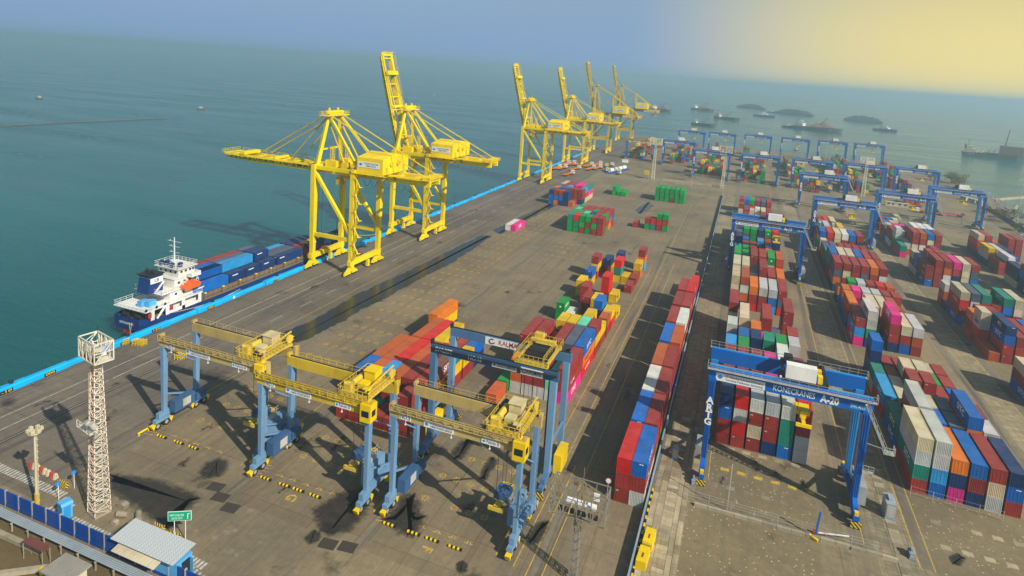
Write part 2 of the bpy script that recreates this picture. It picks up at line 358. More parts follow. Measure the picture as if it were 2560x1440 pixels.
def lettering(txt, mat, parent, loc, size, face='-y', bold=0.0, spacing=1.0, name='lettering', width=None):
    """face: the way the lettering faces in the parent's frame"""
    me = text_mesh(txt, mat, bold, spacing); o = link_mesh(name, me, parent, loc)
    rots = {'-y': (R_(90), 0, 0), '+y': (R_(90), 0, R_(180)), '-x': (R_(90), 0, R_(-90)), '+x': (R_(90), 0, R_(90)), '+z': (0, 0, 0)}
    o.rotation_euler = rots[face]; sx = size
    if width:
        xs = [v.co.x for v in me.vertices]; sx = width/max(0.01, max(xs)-min(xs))
    o.scale = (sx, size, 1); return o
# ------------------------------------------------------------------ the setting
def struct(o): return tag(o, kind='structure')
QX = -133.8
LAND = [(QX,-420),(210,-420),(190,-100),(165,120),(141,272),(159,350),(174,431),(169,508),(158,596),(133,622),(60,622),(5,622),(-60,612),(-100,640),(QX,660)]
m = MB(); m.prism(LAND, 2, -7, 0.0)
ground = struct(m.build('ground', 'yard_asphalt'))
m = MB(); S = 12000
m.poly([(-S,-S),(S,-S),(S,S),(-S,S)], -3.2); sea = struct(m.build('sea', 'sea_water'))
def sheet(name, mat, rects, z, parent=None):
    m = MB()
    for r in rects: m.poly([(r[0],r[2]),(r[1],r[2]),(r[1],r[3]),(r[0],r[3])], z)
    o = m.build(name, mat, parent)
    return o if parent else struct(o)
apron = sheet('quay_apron', 'apron_asphalt', [(QX+0.05,-98.8,-66,630)], 0.004)
east = sheet('east_yard', 'lane_concrete', [(-9.2,140,-400,600)], 0.004)
sheet('cross_road', 'lane_concrete', [(-98.7,-9.3,268,345),(-98.7,-9.3,-66.5,-53.5)], 0.005)
blocks_x = (-0.6, 33.4, 68.0, 102.0)
sheet('block_paving', 'gravel_paving', [(x, x+17.6, -60, 255) for x in blocks_x] + [(-3.4,-0.65,-60,-21.7), (-63,-40,420,600),(-33,-11,370,600)] + [(x, x+17.6, 345, 600) for x in blocks_x], 0.008)
sheet('slab_lane', 'slab_paving', [(-9.2,-1.7,8,292),(-9.2,-3.45,-70,8)] + [(x, x+6.2, -60, 300) for x in (25.2, 59.4, 93.6)], 0.008)
RUN = (-97.5, -73.9, -72.3, -51.5, -47.5, -26.5)
sheet('crane_runway', 'runway_concrete', [(x-0.85, x+0.85, -53, 268) for x in RUN] + [(-23.2,-21.3,-60,120)], 0.009)
sheet('artg_runway', 'runway_concrete', [(x-0.9, x+0.9, -20, 600) for x in (-1.5, 22.6, 32.2, 57.8, 66.6, 92.2, 100.6, 126.2)], 0.012)
# crane rails let into the apron: steel heads in dark grooves
m = MB()
for x in (-133.0, -117.4):
    m.cur = 0; m.poly([(x-0.45,-66),(x+0.45,-66),(x+0.45,628),(x-0.45,628)], 0.010); m.cur = 1; m.box(x-0.05, x+0.05, -66, 628, 0.0, 0.05)
struct(m.build('crane_rails', ['patch_dark', 'grey_steel']))
# painted lines: thin sheets above the paving
m = MB()
def strip(x, y0, y1, w=0.16, z=0.016): m.poly([(x-w/2,y0),(x+w/2,y0),(x+w/2,y1),(x-w/2,y1)], z)
for x, a, b in ((-25.5,-47,250),(-23.35,-62,-20),(-21.2,-62,120),(-28.6,-46,110),(-100.2,-40,260),(-76.3,-46,-20),(-49.6,-46,-30),(-53.6,-46,-30),(31.05,-21,240),(33.05,-21,240),(65.2,-10,240),(-0.5,-13,-2),(-2.4,-13,-2),(23.7,-19,120),(-108.5,0,250)): strip(x, a, b)
for x, y in ((-72.3,-47.5),(-51.5,-47.5),(-47.5,-47.5),(-97.5,-46.5)):
    for k in range(5): m.poly([(x-0.8,y+k*0.8),(x+0.8,y+k*0.8+0.4),(x+0.8,y+k*0.8+0.55),(x-0.8,y+k*0.8+0.15)], 0.016)
m.build('yellow_line', 'line_yellow', ground)
m = MB()
for x, a, b, d in ((-125.4,-60,420,0),(-121.3,-60,420,0),(-113.8,-20,300,7)):
    y = a
    while y < b: m.poly([(x-0.09,y),(x+0.09,y),(x+0.09,y+(5 if d else 24)),(x-0.09,y+(5 if d else 24))], 0.016); y += 12 if d else 25
m.build('white_line', 'line_white', ground)
# corner markings of the container slots: four L shapes meeting at a point, each one a part of the yard
m = MB()
for sx in (-1, 1):
    for sy in (-1, 1):
        a, w, L = 0.14, 0.17, 0.72
        m.poly([(sx*a,sy*a),(sx*L,sy*a),(sx*L,sy*(a+w)),(sx*a,sy*(a+w))][::sx*sy], 0.017); m.poly([(sx*a,sy*a),(sx*(a+w),sy*a),(sx*(a+w),sy*L),(sx*a,sy*L)][::-sx*sy], 0.0175)
cross_me = m.mesh('slot_marking', 'line_yellow')
m = MB()
m.poly([(0.14,0.14),(0.72,0.14),(0.72,0.31),(0.14,0.31)], 0.017); m.poly([(0.14,0.14),(0.14,0.72),(0.31,0.72),(0.31,0.14)][::-1], 0.0175)
m.poly([(-0.14,0.14),(-0.14,0.31),(-0.72,0.31),(-0.72,0.14)], 0.017); m.poly([(-0.14,0.14),(-0.31,0.14),(-0.31,0.72),(-0.14,0.72)], 0.0175)
half_me = m.mesh('slot_marking', 'line_yellow')
nmark = 0
for lane, (x0, ya, yb, yc) in enumerate(((-95.65,-45.05,-38.65,185),(-71.15,-45.6,-39.2,-25),(-46.45,-46.0,-39.6,-2))):
    for i in range(1, 6): link_mesh('slot_marking', half_me, ground, (x0+2.66*i, ya, 0))
    y = yb
    while y < yc:
        for i in range(1, 6):
            if nmark < 250 and random.random() > 0.04: link_mesh('slot_marking', cross_me, ground, (x0+2.66*i+random.uniform(-.05,.05), y, 0)); nmark += 1
        y += 6.42
for lane in (0, 1):
    for y in (105, 112, 118.5, 125) if lane else ():
        for i in range(1, 6): link_mesh('slot_marking', cross_me, ground, (-71.15+2.66*i, y, 0))
for t, x, y in (('G', -63.2, -48.9), ('F', -38.3, -49.4)):
    lettering(t, 'line_yellow', ground, (x, y, 0.018), 1.7, '+z', 0.04, name='painted_letter').rotation_euler = (0, 0, R_(-90))
# concrete pads in the block paving
pm = MB().poly([(-0.75,-0.55),(0.75,-0.55),(0.75,0.55),(-0.75,0.55)], 0.014).mesh('concrete_pad', 'slab_stone')
for x0, ys in ((0.4, (-14,)), (36.1, (-7.7, -14.1)), (3, (-1.2,))):
    for y in ys:
        for i in range(5): link_mesh('concrete_pad', pm, ground, (x0+2.95*i, y, 0))
pm = MB().poly([(-0.75,-0.5),(0.75,-0.5),(0.75,0.5),(-0.75,0.5)], 0.014).mesh('yellow_pad', 'line_yellow')
for i in range(6): link_mesh('yellow_pad', pm, ground, (2.2+2.9*i, -8.6, 0))
# dark repair squares beside the crane crossings
pm = MB().poly([(-1.3,-1.0),(1.3,-1.0),(1.3,1.0),(-1.3,1.0)], 0.0165).mesh('repair_patch', 'patch_dark')
for x, y in ((-75.7,-52.0),(-73.2,-53.6),(-70.0,-54.8),(-48.9,-53.9),(-51.8,-54.6),(-53.5,-51.9),(-78,-57.5)): link_mesh('repair_patch', pm, ground, (x, y, 0), (0, 0, R_(8)))
# puddles and oil stains, one stain with shadow painted in
def blob(name, mat, pts, z, grow=0.35, core=1.0):
    """irregular flat patch: rim ring carries A = 0, core A = 1"""
    out = []
    for (a, b) in zip(pts, pts[1:]+pts[:1]):
        for k in range(4): t = k/4; out.append((a[0]+(b[0]-a[0])*t, a[1]+(b[1]-a[1])*t))
    n = len(out); cx = sum(q[0] for q in pts)/len(pts); cy = sum(q[1] for q in pts)/len(pts); ar = []
    for i in range(n):                                              # inward normals of the outline
        p, q = out[i-1], out[(i+1) % n]; tx, ty = q[0]-p[0], q[1]-p[1]; d = math.hypot(tx, ty) or 1; ar.append((-ty/d, tx/d))
    area = sum(out[i-1][0]*out[i][1]-out[i][0]*out[i-1][1] for i in range(n)); sg = 1 if area > 0 else -1
    if sg < 0: ar = [(-x, -y) for x, y in ar]
    w = math.sqrt(abs(area)/2)*grow; w = min(w, 1.6)
    outer = [(p[0]-a[0]*w, p[1]-a[1]*w, z) for p, a in zip(out, ar)]; inner = [(p[0]+a[0]*w*0.8, p[1]+a[1]*w*0.8, z) for p, a in zip(out, ar)]
    m = MB(); m._add(outer+inner, [(i, (i+1) % n, n+(i+1) % n, n+i) for i in range(n)]); m._add(inner, [tuple(range(n))])
    me = m.mesh(name, mat); at = me.attributes.new('A', 'FLOAT', 'POINT'); at.data.foreach_set('value', [0.0]*n+[core]*(2*n))
    return link_mesh(name, me, ground)
for P in ([(-105.7,-3.2),(-105.5,2.5),(-104.3,10.7),(-105.4,29.1),(-103.5,53.6),(-102.4,80.8),(-100.4,115.8),(-97.5,117.8),(-96.2,96.1),(-95.7,73.8),(-97.1,52.9),(-97.4,33.9),(-98.2,23.5),(-97.9,14.4),(-98.9,5.4),(-99.0,-0.8),(-101.4,-5.3)],
          [(-99.9,128.0),(-97.9,156.5),(-95.0,203.4),(-92.0,197.1),(-93.9,156.5),(-95.2,123.3)], [(-50.3,81.7),(-46.1,94.4),(-44.4,90.2),(-47.8,77.6)], [(-51.5,212.4),(-49.1,239.2),(-45.0,229.5),(-47.9,203.7)]):
    blob('puddle', 'puddle_water', P, 0.019, 0.12)
for P in ([(-80.9,-50.1),(-81.7,-48.3),(-81.0,-46.4),(-79.1,-46.3),(-77.7,-48.1),(-77.4,-49.7),(-78.6,-50.9),(-79.7,-50.9)],
  [(-92.9,-57.3),(-89.4,-56.2),(-84.6,-55.0),(-77.5,-55.1),(-76.2,-55.2),(-75.7,-57.6),(-76.0,-59.2),(-74.5,-60.9),(-74.6,-61.8),(-77.5,-61.4),(-80.6,-60.9),(-84.4,-60.2),(-89.5,-59.6)],
  [(-47.0,-41.2),(-46.1,-39.9),(-44.2,-41.4),(-43.3,-43.5),(-42.2,-43.5),(-41.7,-45.2),(-41.6,-47.8),(-43.6,-48.0),(-45.2,-47.1),(-46.9,-46.7),(-46.6,-44.1)],
  [(-45.2,-26.2),(-45.2,-23.1),(-44.4,-20.8),(-43.3,-21.8),(-43.0,-25.2),(-42.9,-27.1),(-43.9,-27.9)], [(-38.3,-26.8),(-38.2,-24.5),(-37.1,-24.9),(-36.7,-27.0),(-37.0,-28.7),(-36.6,-30.7),(-37.5,-31.1),(-38.0,-29.4)],
  [(-33.1,-50.0),(-32.6,-49.2),(-31.6,-49.5),(-31.3,-50.7),(-32.0,-51.3),(-32.6,-51.0)], [(-25.5,-40.9),(-25.2,-37.4),(-23.8,-36.0),(-23.4,-38.0),(-23.7,-40.9),(-24.8,-41.7)],
  [(-55.6,-55.1),(-55.4,-53.2),(-54.1,-53.5),(-53.5,-54.7),(-54.2,-55.7)], [(36.0,-16.4),(37.5,-14.8),(38.3,-15.4),(37.0,-17.7),(36.1,-17.8)],
  [(-57.9,-49.5),(-56.8,-44.8),(-54.1,-42.4),(-52.1,-43.1),(-50.7,-47.6),(-50.9,-51.0),(-53.0,-53.0),(-55.4,-51.8)]):  # this dark patch paints shadow on the ground together with oil
    blob('oil_shade_patch', 'oil_shade_stain', P, 0.0205, 0.3)
rs = random.Random(11)
for x0, x1, y0, y1, k in ((-96,-28,-50,-20,12),(-130,-100,-60,180,18),(-28,-12,-55,60,6),(0,30,-20,-3,5),(-70,-30,20,160,12)):
    for _ in range(k):
        cx, cy, r = rs.uniform(x0,x1), rs.uniform(y0,y1), rs.uniform(0.4,1.5); a0 = rs.uniform(0,6)
        blob('oil_shade_patch', 'oil_shade_stain', [(cx+r*rs.uniform(.6,1.2)*math.cos(a0+t*0.9), cy+r*rs.uniform(.7,2.2)*math.sin(a0+t*0.9)) for t in range(7)], 0.0215+rs.uniform(0,.002), 0.45, rs.uniform(0.3,0.55))
def tyre_mark(pts, w=0.28):
    m = MB(); L, Rr = [], []
    for i, p in enumerate(pts):
        q = pts[min(i+1,len(pts)-1)]; o = pts[max(i-1,0)]; d = math.hypot(q[0]-o[0], q[1]-o[1]); nx, ny = -(q[1]-o[1])/d, (q[0]-o[0])/d
        L.append((p[0]+nx*w/2,p[1]+ny*w/2,0.0225)); Rr.append((p[0]-nx*w/2,p[1]-ny*w/2,0.0225))
    n = len(pts); m._add(L+Rr, [(i, n+i, n+i+1, i+1) for i in range(n-1)]); me = m.mesh('tyre_mark', 'oil_shade_stain'); at = me.attributes.new('A', 'FLOAT', 'POINT'); at.data.foreach_set('value', [0.10]*(2*n)); link_mesh('tyre_mark', me, ground)
for k in range(0):
    o = k*1.1; tyre_mark([(-92-o*0.5+t*1.35, -48.5-o*0.4-0.055*t*t*(1+0.05*k), 0) for t in range(11)])
for k in range(7): tyre_mark([(-108+2.1*k+0.02*t*t, -58+4*t, 0) for t in range(12)], 0.35)
# individual paving slabs near the camera (beyond, the paving material carries on)
slabs = MB().box(-0.5,0.5,-0.5,0.5,0.0,1.0).mesh('paving_slab', 'slab_stone')
def lay(x0, x1, y0, y1, ln, parent, lim):
    y = y0; k = 0
    while y < y1 and k < lim:
        d = ln*random.uniform(0.85, 1.2); o = link_mesh('paving_slab', slabs, parent, ((x0+x1)/2, y+d/2, 0.0)); o.scale = (x1-x0-0.06, d-0.06, random.uniform(0.035, 0.075)); y += d; k += 1
for x0, x1, ln in ((-9.15,-8.15,1.6),(-8.15,-7.0,3.4),(-7.0,-5.2,0.95),(-5.2,-4.35,3.6),(-4.35,-3.45,2.0)): lay(x0, x1, -46, 8, ln, east, 60)
for x0, x1, ln in ((28.0,29.7,1.3),): lay(x0, x1, -26, 26, ln, east, 42)
for x0, x1, ln in ((-3.4,-2.3,1.2),): lay(x0, x1, -14, 10, ln, east, 20)
# concrete kerb that closes the east blocks
kb = MB().box(-1.05,1.05,-0.25,0.25,0,0.55).mesh('kerb_block', 'concrete')
x = -2.2
while x < 28: link_mesh('kerb_block', kb, east, (x+1.0, -21.5+0.02*x*random.uniform(.5,1), 0), (0, 0, R_(random.uniform(-1.2,1.2)))); x += 2.16

# ------------------------------------------------------------------ containers
PAL = {'r':(0.29,0.028,0.022),'R':(0.56,0.010,0.010),'o':(0.62,0.155,0.012),'O':(0.43,0.085,0.018),'b':(0.0,0.115,0.42),'n':(0.004,0.03,0.125),'s':(0.02,0.30,0.62),
       'g':(0.50,0.50,0.47),'c':(0.55,0.47,0.30),'w':(0.66,0.65,0.60),'G':(0.0,0.27,0.045),'t':(0.01,0.22,0.15),'m':(0.12,0.52,0.36),'p':(0.66,0.015,0.22),'y':(0.68,0.43,0.0),'k':(0.075,0.095,0.15)}
CNAME = {'r':'maroon','R':'bright red','o':'orange','O':'rust orange','b':'blue','n':'navy','s':'sky blue','g':'pale grey','c':'cream','w':'white','G':'green','t':'teal','m':'mint','p':'pink','y':'yellow','k':'slate grey'}
CW, CH = 2.44, 2.68
ORD = ['first','second','third','fourth','fifth','sixth','seventh','eighth','ninth','tenth','eleventh','twelfth','thirteenth','fourteenth','fifteenth','sixteenth','seventeenth','eighteenth','nineteenth','twentieth','twenty-first','twenty-second','twenty-third','twenty-fourth']
BOX = []      # each: dict(x,y,z,L,c,label)
def rnd(): return random.choice('rrrrrrOgcwbbnnGtko')
def block(desc, x0, pitch, bays, zbase=0.0):
    """bays: (y, length 20 or 40, 'col1 col2 ...') with colours bottom to top; '.' is any colour, '-' an empty slot"""
    for bi, (y, ft, cols) in enumerate(bays):
        for ci, st in enumerate(cols.split()):
            if st == '-': continue
            for t, ch in enumerate(st):
                c = rnd() if ch == '.' else ch
                tn = 'only tier' if len(st) == 1 else ('top tier' if t == len(st)-1 else ('ground tier' if t == 0 else ORD[t]+' tier'))
                BOX.append(dict(x=x0+CW/2+pitch*ci, y=y, z=zbase+t*CH, L=12.19 if ft == 40 else 6.06, c=c, b=desc,
                    label=f'{CNAME[c]} {ft}-foot container, {tn}, {ORD[ci]} from left, {ORD[bi]} bay, {desc}'))
block('block under crane A-20', 0.0, 2.84, [
 (0,40,'rrbn rRgR rcrg nrrg bttg ggrR'), (13,40,'...r ...r ...r ...p ..rw ...r'), (25.8,20,'...s ...G .. .t ...w ..'), (32,20,'.. ...b ..nn ..gt ...G ...g'),
 (38.6,20,'..gg ..r ...o ..p .n ...r'), (45,40,'..c ...c - - .k -'), (47.6,40,'- - - .brr - -'), (55.8,40,'..rr - - - - ..rr'),
 (82.5,40,'.Rcc nOgO Rro rrg sbg Rkr'), (97,40,'...c ...c ..k ..rr ..r ..o'), (111.5,40,'...G .rk ..rr ...r ...G ..RO'), (126,40,'..s ..G .rr - ..o ..n'),
 (139,20,'...n ..r ..r .r ..b ..nn'), (147,20,'...k ..b .G ..s ..r ..b'), (155,40,'..nn ..rG ..GG ..rn ..rG ..nR'), (168.5,40,'..c ..t ..r ..c ..r ..r'), (182,40,'.r .c .r - .g .b')])
block('block beyond crane A-19', 0.0, 2.84, [(221,20,'- - - - .r .s'), (228,20,'.cr .r .c w .c rr'), (234.5,20,'.r .k .R .w .c .r'), (243,40,'..r ..b ..G ..r ..k ..r')])
block('block right of A-20', 33.9, 2.84, [
 (0,40,'rtgc bsgg pno nrb gcr rbn'), (13.2,40,'bt ..rg - - ...b -'), (13.4,20,'- - ..b ..k - ..g'), (20,20,'- - ..c ..k - ..r'), (27.2,40,'Rs .c - - - -'), (32.7,20,'- - ..r ..r .r .b'), (39.3,20,'.t .r .Gc .Gc .G .r'), (46,20,'nnnb .r .r .r .c .r'),
 (69.5,40,'psr nGgg - nrrp brc rOg'), (83.5,40,'.ro .p ..c ..c ..O .r'), (97,20,'.bo .gp .rg ..g .cr .or'), (107,20,'no ..G ..g ..r ..R .RO'), (120,40,'nokr ..cr ..rr ..kr ..ro .Rgr'), (133.4,40,'..Gb ...c ...c ...b ...r ...r'), (147,20,'.tG ..k ..o ..r ..r ..r'), (153.5,40,'... ..k ..r ..r ..r ..r'),
 (167.4,20,'rcc - - - - -'), (171,40,'..gb ..rR ..cc ..rw ..rb ..nr'), (185,40,'..r ..cg ..c ...y ..w ..w'), (199,20,'..t .rg ..c .w - -'), (206,20,'.G ..w ..r ..c .c -'), (212,40,'.t ..r ..R ..c - -')])
block('third block from fence', 68.4, 2.86, [
 (49.4,40,'brc .rc - - - -'), (77,40,'O rrbn .rr .rr .. ..'), (87,20,'rRgc - - - - -'), (93.3,20,'Rro - - - - -'), (92,40,'- ..r ..r .. .. ..'), (106,40,'brRc ..gk ..rt ..r .nbt ..cc'), (118.5,20,'n .r .r .. .. ..'), (122.6,20,'ROg - - - - -'),
 (147,40,'brr rrrr ggOr .nrp gccc nbkr'), (160.5,20,'..b ...r ...r ..G ..w ..r'), (167,20,'..c ..r .r.r ..G ..r .r'), (189.7,40,'pt - - - - -'), (196.5,40,'- .g ccrr ..rO ..cb ..rr'), (202,20,'.Ggg - - - - -'), (210,40,'.rr .gw .gr ..cw ..cw ..cw'), (223,20,'..c ..p ..p ..k ..r ..r'), (230,20,'..b .bc .r .r - -'), (239,20,'rrr .bb .cc - - -'), (246,40,'- .b .r ..c - -')])
block('fourth block from fence', 102.8, 2.86, [
 (150.8,40,'nnbr .nr .rr - - -'), (164.5,40,'.nn .rO .r - - -'), (183.5,20,'rr brw oG - - -'), (190,20,'.r .rw G - - -'), (197,40,'..y .cg .nn .b - -'), (211.5,40,'nrRc .rbr .cO - .rrr ..rr'), (228,20,'- .r .c - - -')])
block('row along blue fence', -15.1, 2.5, [
 (-26.4,40,'rrR grb'), (-13.4,40,'..b .Rr'), (-0.8,40,'.rw .rr'), (12.2,40,'..O .rr'), (26,40,'..b .rO'), (39.5,40,'.rr .rw'), (53.4,40,'.rr .rr'), (67.3,40,'.rr .rR'), (81.5,40,'- .R')])
block('group behind yellow cranes', -71.2, 2.7, [
 (-26,20,'r r t r r rrr'), (-19.8,20,'..b .rO .rs ..O - -'), (-19.4,40,'- - - - .rr .rr'), (-13.6,40,'..O ..O ..R ..O - ryt'), (-6.9,20,'- - - - ..r -'), (-1,40,'- ..O ..R ..y - -'), (-0.5,20,'- - - - .r .y'), (5.5,20,'- - - - .r .b'), (12.4,40,'.yo - - - - -')])
block('group behind dark-blue crane', -46.5, 2.7, [
 (-8,20,'O - - - - -'), (-1.4,20,'G - - - - -'), (-0.5,40,'- gOo grn gr .m prr'), (12.3,40,'..r ..r .r ..r ..k Rob'), (25.2,20,'- - ..y ..y ..m ryr'), (31.6,20,'- - - - ..y ry'), (39,20,'- - - - - rO'), (44,20,'GG w - - ynb Ry'),
 (52.6,20,'- - rr oy - y'), (61.5,20,'- rr - - - -'), (66.5,20,'yy - - rRR y -'), (78,20,'yb - - - - r'), (86.5,20,'Ryr - - ytR y r'), (95.5,20,'r rn y - - oy'), (104.5,20,'- - sn - - sor')])
block('mixed green-maroon mid group', -71.6, 2.75, [(145.6,20,'GGt GtR rGG GrG rGr rrr'), (152.1,20,'..G ..G ..m ..n ..r ..G'), (158.6,20,'..m ..r ..r ..G ..r ..r'), (165.1,20,'..G ..r ..r ..r ..r ..r')])
block('low green-topped mid group', -46.4, 2.75, [(172,20,'r - Gr tR rRG GrG')])
block('square all-green block', -46.4, 2.8, [(246.2,40,'GGG GGG GGG rGG GGG GGG')])
block('small all-green group', -71.6, 2.8, [(245.6,40,'GG G G')])
block('pair by the puddle', -95.8, 2.6, [(131,40,'w p')])
block('group beside third quay-crane', -96.2, 2.75, [(196.4,20,'bbn obr nbr nnn O -'), (206,20,'.bo .nb .rk .rr .rr nrr'), (212.5,20,'..k ..r .bs .r .b .Rs'), (219,40,'..c ..r ..r ..p .cp cpt')])
FARB = [(-93.5,428,4,'far left yard block beside quay crane'), (-58.5,419,6,'far block under westmost blue crane'), (-30.5,376,6,'far block under second blue crane'), (-0.5,362,6,'far block under third blue crane'), (34.3,350,6,'far block under fourth blue crane'), (68.6,376,6,'far block behind lattice mast'), (102.8,350,6,'far block near the trees')]
def farmix(): return random.choice('rrrrrrGGGGrOybcnt')
for x0, y0, nc, d in FARB:
    bays = []
    for k in range(9 if x0 < -50 else 13):
        dens = 0.85 if x0 < -80 else (0.42 if k < 5 else 0.5)
        bays.append((y0+k*13.4 if k % 3 else y0+k*13.4+2, 40 if random.random() < 0.7 else 20, ' '.join(('-' if random.random() > dens else ''.join(farmix() for _ in range(random.choice((1,2,2,3,3,4))))) for _ in range(nc))))
    block(d, x0, 2.86, bays)
# ship's deck load
SHIPB = [(4.0,40,'rb rb b'), (17.0,40,'n s k'), (23.2,20,'- - -')]
def shipbox(x, y, z, ft, c, label): BOX.append(dict(x=x, y=y, z=z, L=12.19 if ft == 40 else 6.06, c=c, b='ship', label=label))
SX = (-146.4, -143.9, -141.4, -138.7)
for i, (y, ft, st) in enumerate(((1.4,40,'r b b b'), (1.4,40,'- - n -'), (14.0,40,'r k s -'), (14.0,20,'- - - n'), (20.4,20,'- - - n'), (27.0,20,'k n n -'), (27.0,20,'- - - n'), (34.2,40,'s k k -'), (34.2,40,'- - - n'), (47.2,40,'n n r -'), (47.2,40,'- - - r'))):
    for j, c in enumerate(st.split()):
        if c != '-':
            z = 3.2 + (CH if (j < 3 and y < 30) else 0.0)
            shipbox(SX[j], y, z, ft, c, f'{CNAME[c]} {ft}-foot container on ship, {ORD[j]} row from sea, {ORD[i]} load')
shipbox(-137.0, 48.2, 5.2, 40, 'n', 'navy 40-foot container lifted by the nearest quay crane spreader')

# which boxes can be seen at all from the photograph's place or a step aside, and how large each shows
B0 = np.array([[b['x']-CW/2, b['y'], b['z']] for b in BOX]); B1 = np.array([[b['x']+CW/2, b['y']+b['L'], b['z']+CH] for b in BOX])
def seen_share():
    from mathutils.bvhtree import BVHTree
    V, F = [], []
    for lo, hi in zip(B0.tolist(), B1.tolist()):
        o = len(V); V += [(x, y, z) for z in (lo[2], hi[2]) for y in (lo[1], hi[1]) for x in (lo[0], hi[0])]
        F += [tuple(o+k for k in f) for f in ((0,1,3,2),(4,5,7,6),(0,1,5,4),(2,3,7,6),(0,2,6,4),(1,3,7,5))]
    tree = BVHTree.FromPolygons(V, F); score = [0.0]*len(BOX)
    for off in ((0,0,0), (7,0,0), (-7,0,2)):
        cp = CAMP+Vector(off)
        for i, (lo, hi) in enumerate(zip(B0.tolist(), B1.tolist())):
            s = [hi[k]-lo[k] for k in range(3)]
            for u in (0.1, 0.5, 0.9):
                for v in (0.08, 0.5, 0.92):
                    for P, nv, ar in (((lo[0]+s[0]*u, lo[1]+s[1]*v, hi[2]+0.05), (0,0,1), s[0]*s[1]), ((lo[0]+s[0]*u, lo[1]-0.05, lo[2]+s[2]*v), (0,-1,0), s[0]*s[2]), ((lo[0]-0.05, lo[1]+s[1]*u, lo[2]+s[2]*v), (-1,0,0), s[1]*s[2]), ((hi[0]+0.05, lo[1]+s[1]*u, lo[2]+s[2]*v), (1,0,0), s[1]*s[2])):
                        d = Vector(P)-cp; dist = d.length; cs = -d.dot(Vector(nv))/dist
                        if cs <= 0: continue
                        if tree.ray_cast(cp, d/dist, dist-0.02)[0] is None: score[i] += ar*cs/dist**2
    for i, lo in enumerate(B0.tolist()):
        d = Vector(lo)-CAMP; px = d.dot(rt)/max(1, d.dot(fw))*_f
        if abs(px) > 1420: score[i] *= 0.02
    return score
SCORE = seen_share()
_lab = {}
for b in BOX:
    if b['label'] in _lab: print('DUP', b['label'], b['y'], _lab[b['label']])
    _lab[b['label']] = b['y']
order = sorted(range(len(BOX)), key=lambda i: -SCORE[i])
NEAR = [i for i in order[:300] if SCORE[i] > 0]; FARI = [i for i in order[300:] if SCORE[i] > 0]
print('containers', len(BOX), 'near', len(NEAR), 'far', len(FARI), 'hidden', len(BOX)-len(NEAR)-len(FARI))

def corrugated(mb, p, du, dv, n, depth, nrm):
    """trapezoid sheet: p corner, du across (length vector), dv up, n waves, depth inwards along -nrm"""
    p, du, dv, nrm = Vector(p), Vector(du), Vector(dv), Vector(nrm); vs = []
    for i in range(n):
        for t, dd in ((0.0,0),(0.30,0),(0.5,1),(0.80,1)): vs.append(p+du*((i+t)/n)-nrm*depth*dd)
    vs.append(p+du)
    o = len(mb.v); k = len(vs)
    fs = [(i, i+1, k+i+1, k+i) for i in range(k-1)]
    mb._add(list(vs)+[v+dv for v in vs], fs)
def container_body(L, doors):
    m = MB(); w = CW/2; H = CH-0.06; e = 0.09
    for x in (-w, w-e*1.4):
        for y in (0, L-e*1.4): m.box(x, x+e*1.4, y, y+e*1.4, 0.0, H)
        m.box(x, x+e*1.2, e*1.4, L-e*1.4, 0.02, 0.17); m.box(x, x+e*1.2, e*1.4, L-e*1.4, H-0.11, H-0.005)
    for y in (0, L-e*1.2):
        m.box(-w+e*1.4, w-e*1.4, y, y+e*1.2, 0.02, 0.15); m.box(-w+e*1.4, w-e*1.4, y, y+e*1.2, H-0.13, H-0.005)
    nw = int(L/0.29)
    corrugated(m, (-w+0.01, L-e, 0.15), (0, -(L-2*e), 0), (0, 0, H-0.25), nw, 0.05, (-1, 0, 0))
    corrugated(m, (w-0.01, e, 0.15), (0, L-2*e, 0), (0, 0, H-0.25), nw, 0.05, (1, 0, 0))
    corrugated(m, (w-e, L-0.015, 0.14), (-2*(w-e), 0, 0), (0, 0, H-0.26), 8, 0.05, (0, 1, 0))
    if not doors: corrugated(m, (-w+e, 0.015, 0.14), (2*(w-e), 0, 0), (0, 0, H-0.26), 9, 0.055, (0, -1, 0))
    corrugated(m, (-w+e, e, H-0.02), (0, L-2*e, 0), (2*(w-e), 0, 0), max(6, nw//2), 0.018, (0, 0, 1))
    me = m.mesh('shipping_container', 'container_paint')
    import bmesh as bm_; b = bm_.new(); b.from_mesh(me); bm_.ops.recalc_face_normals(b, faces=b.faces); b.to_mesh(me); b.free(); return me
def door_mesh(s):
    """one door leaf with two locking rods; s = -1 left, 1 right"""
    m = MB(); w = CW/2-0.13; H = CH-0.06
    x0, x1 = (-w, -0.012) if s < 0 else (0.012, w)
    m.box(x0, x1, 0.035, 0.08, 0.15, H-0.13)
    for t in (0.25, 0.75):
        x = x0+(x1-x0)*t; m.box(x-0.022, x+0.022, -0.005, 0.03, 0.12, H-0.1)
        for z in (0.4, 1.1, 1.9): m.box(x-0.07, x+0.07, 0.0, 0.034, z, z+0.06)
    m.box(x0+(x1-x0)*0.3, x0+(x1-x0)*0.62, -0.02, 0.012, 1.05, 1.12)
    return m.mesh('door', 'container_paint')
CM = {(ft, d): container_body(12.19 if ft == 40 else 6.06, d) for ft in (20, 40) for d in (0, 1)}
DM = {s: door_mesh(s) for s in (-1, 1)}
plate_me = MB().box(-0.35,0.35,-0.02,0.0,-0.07,0.07).mesh('plate', 'sign_white')
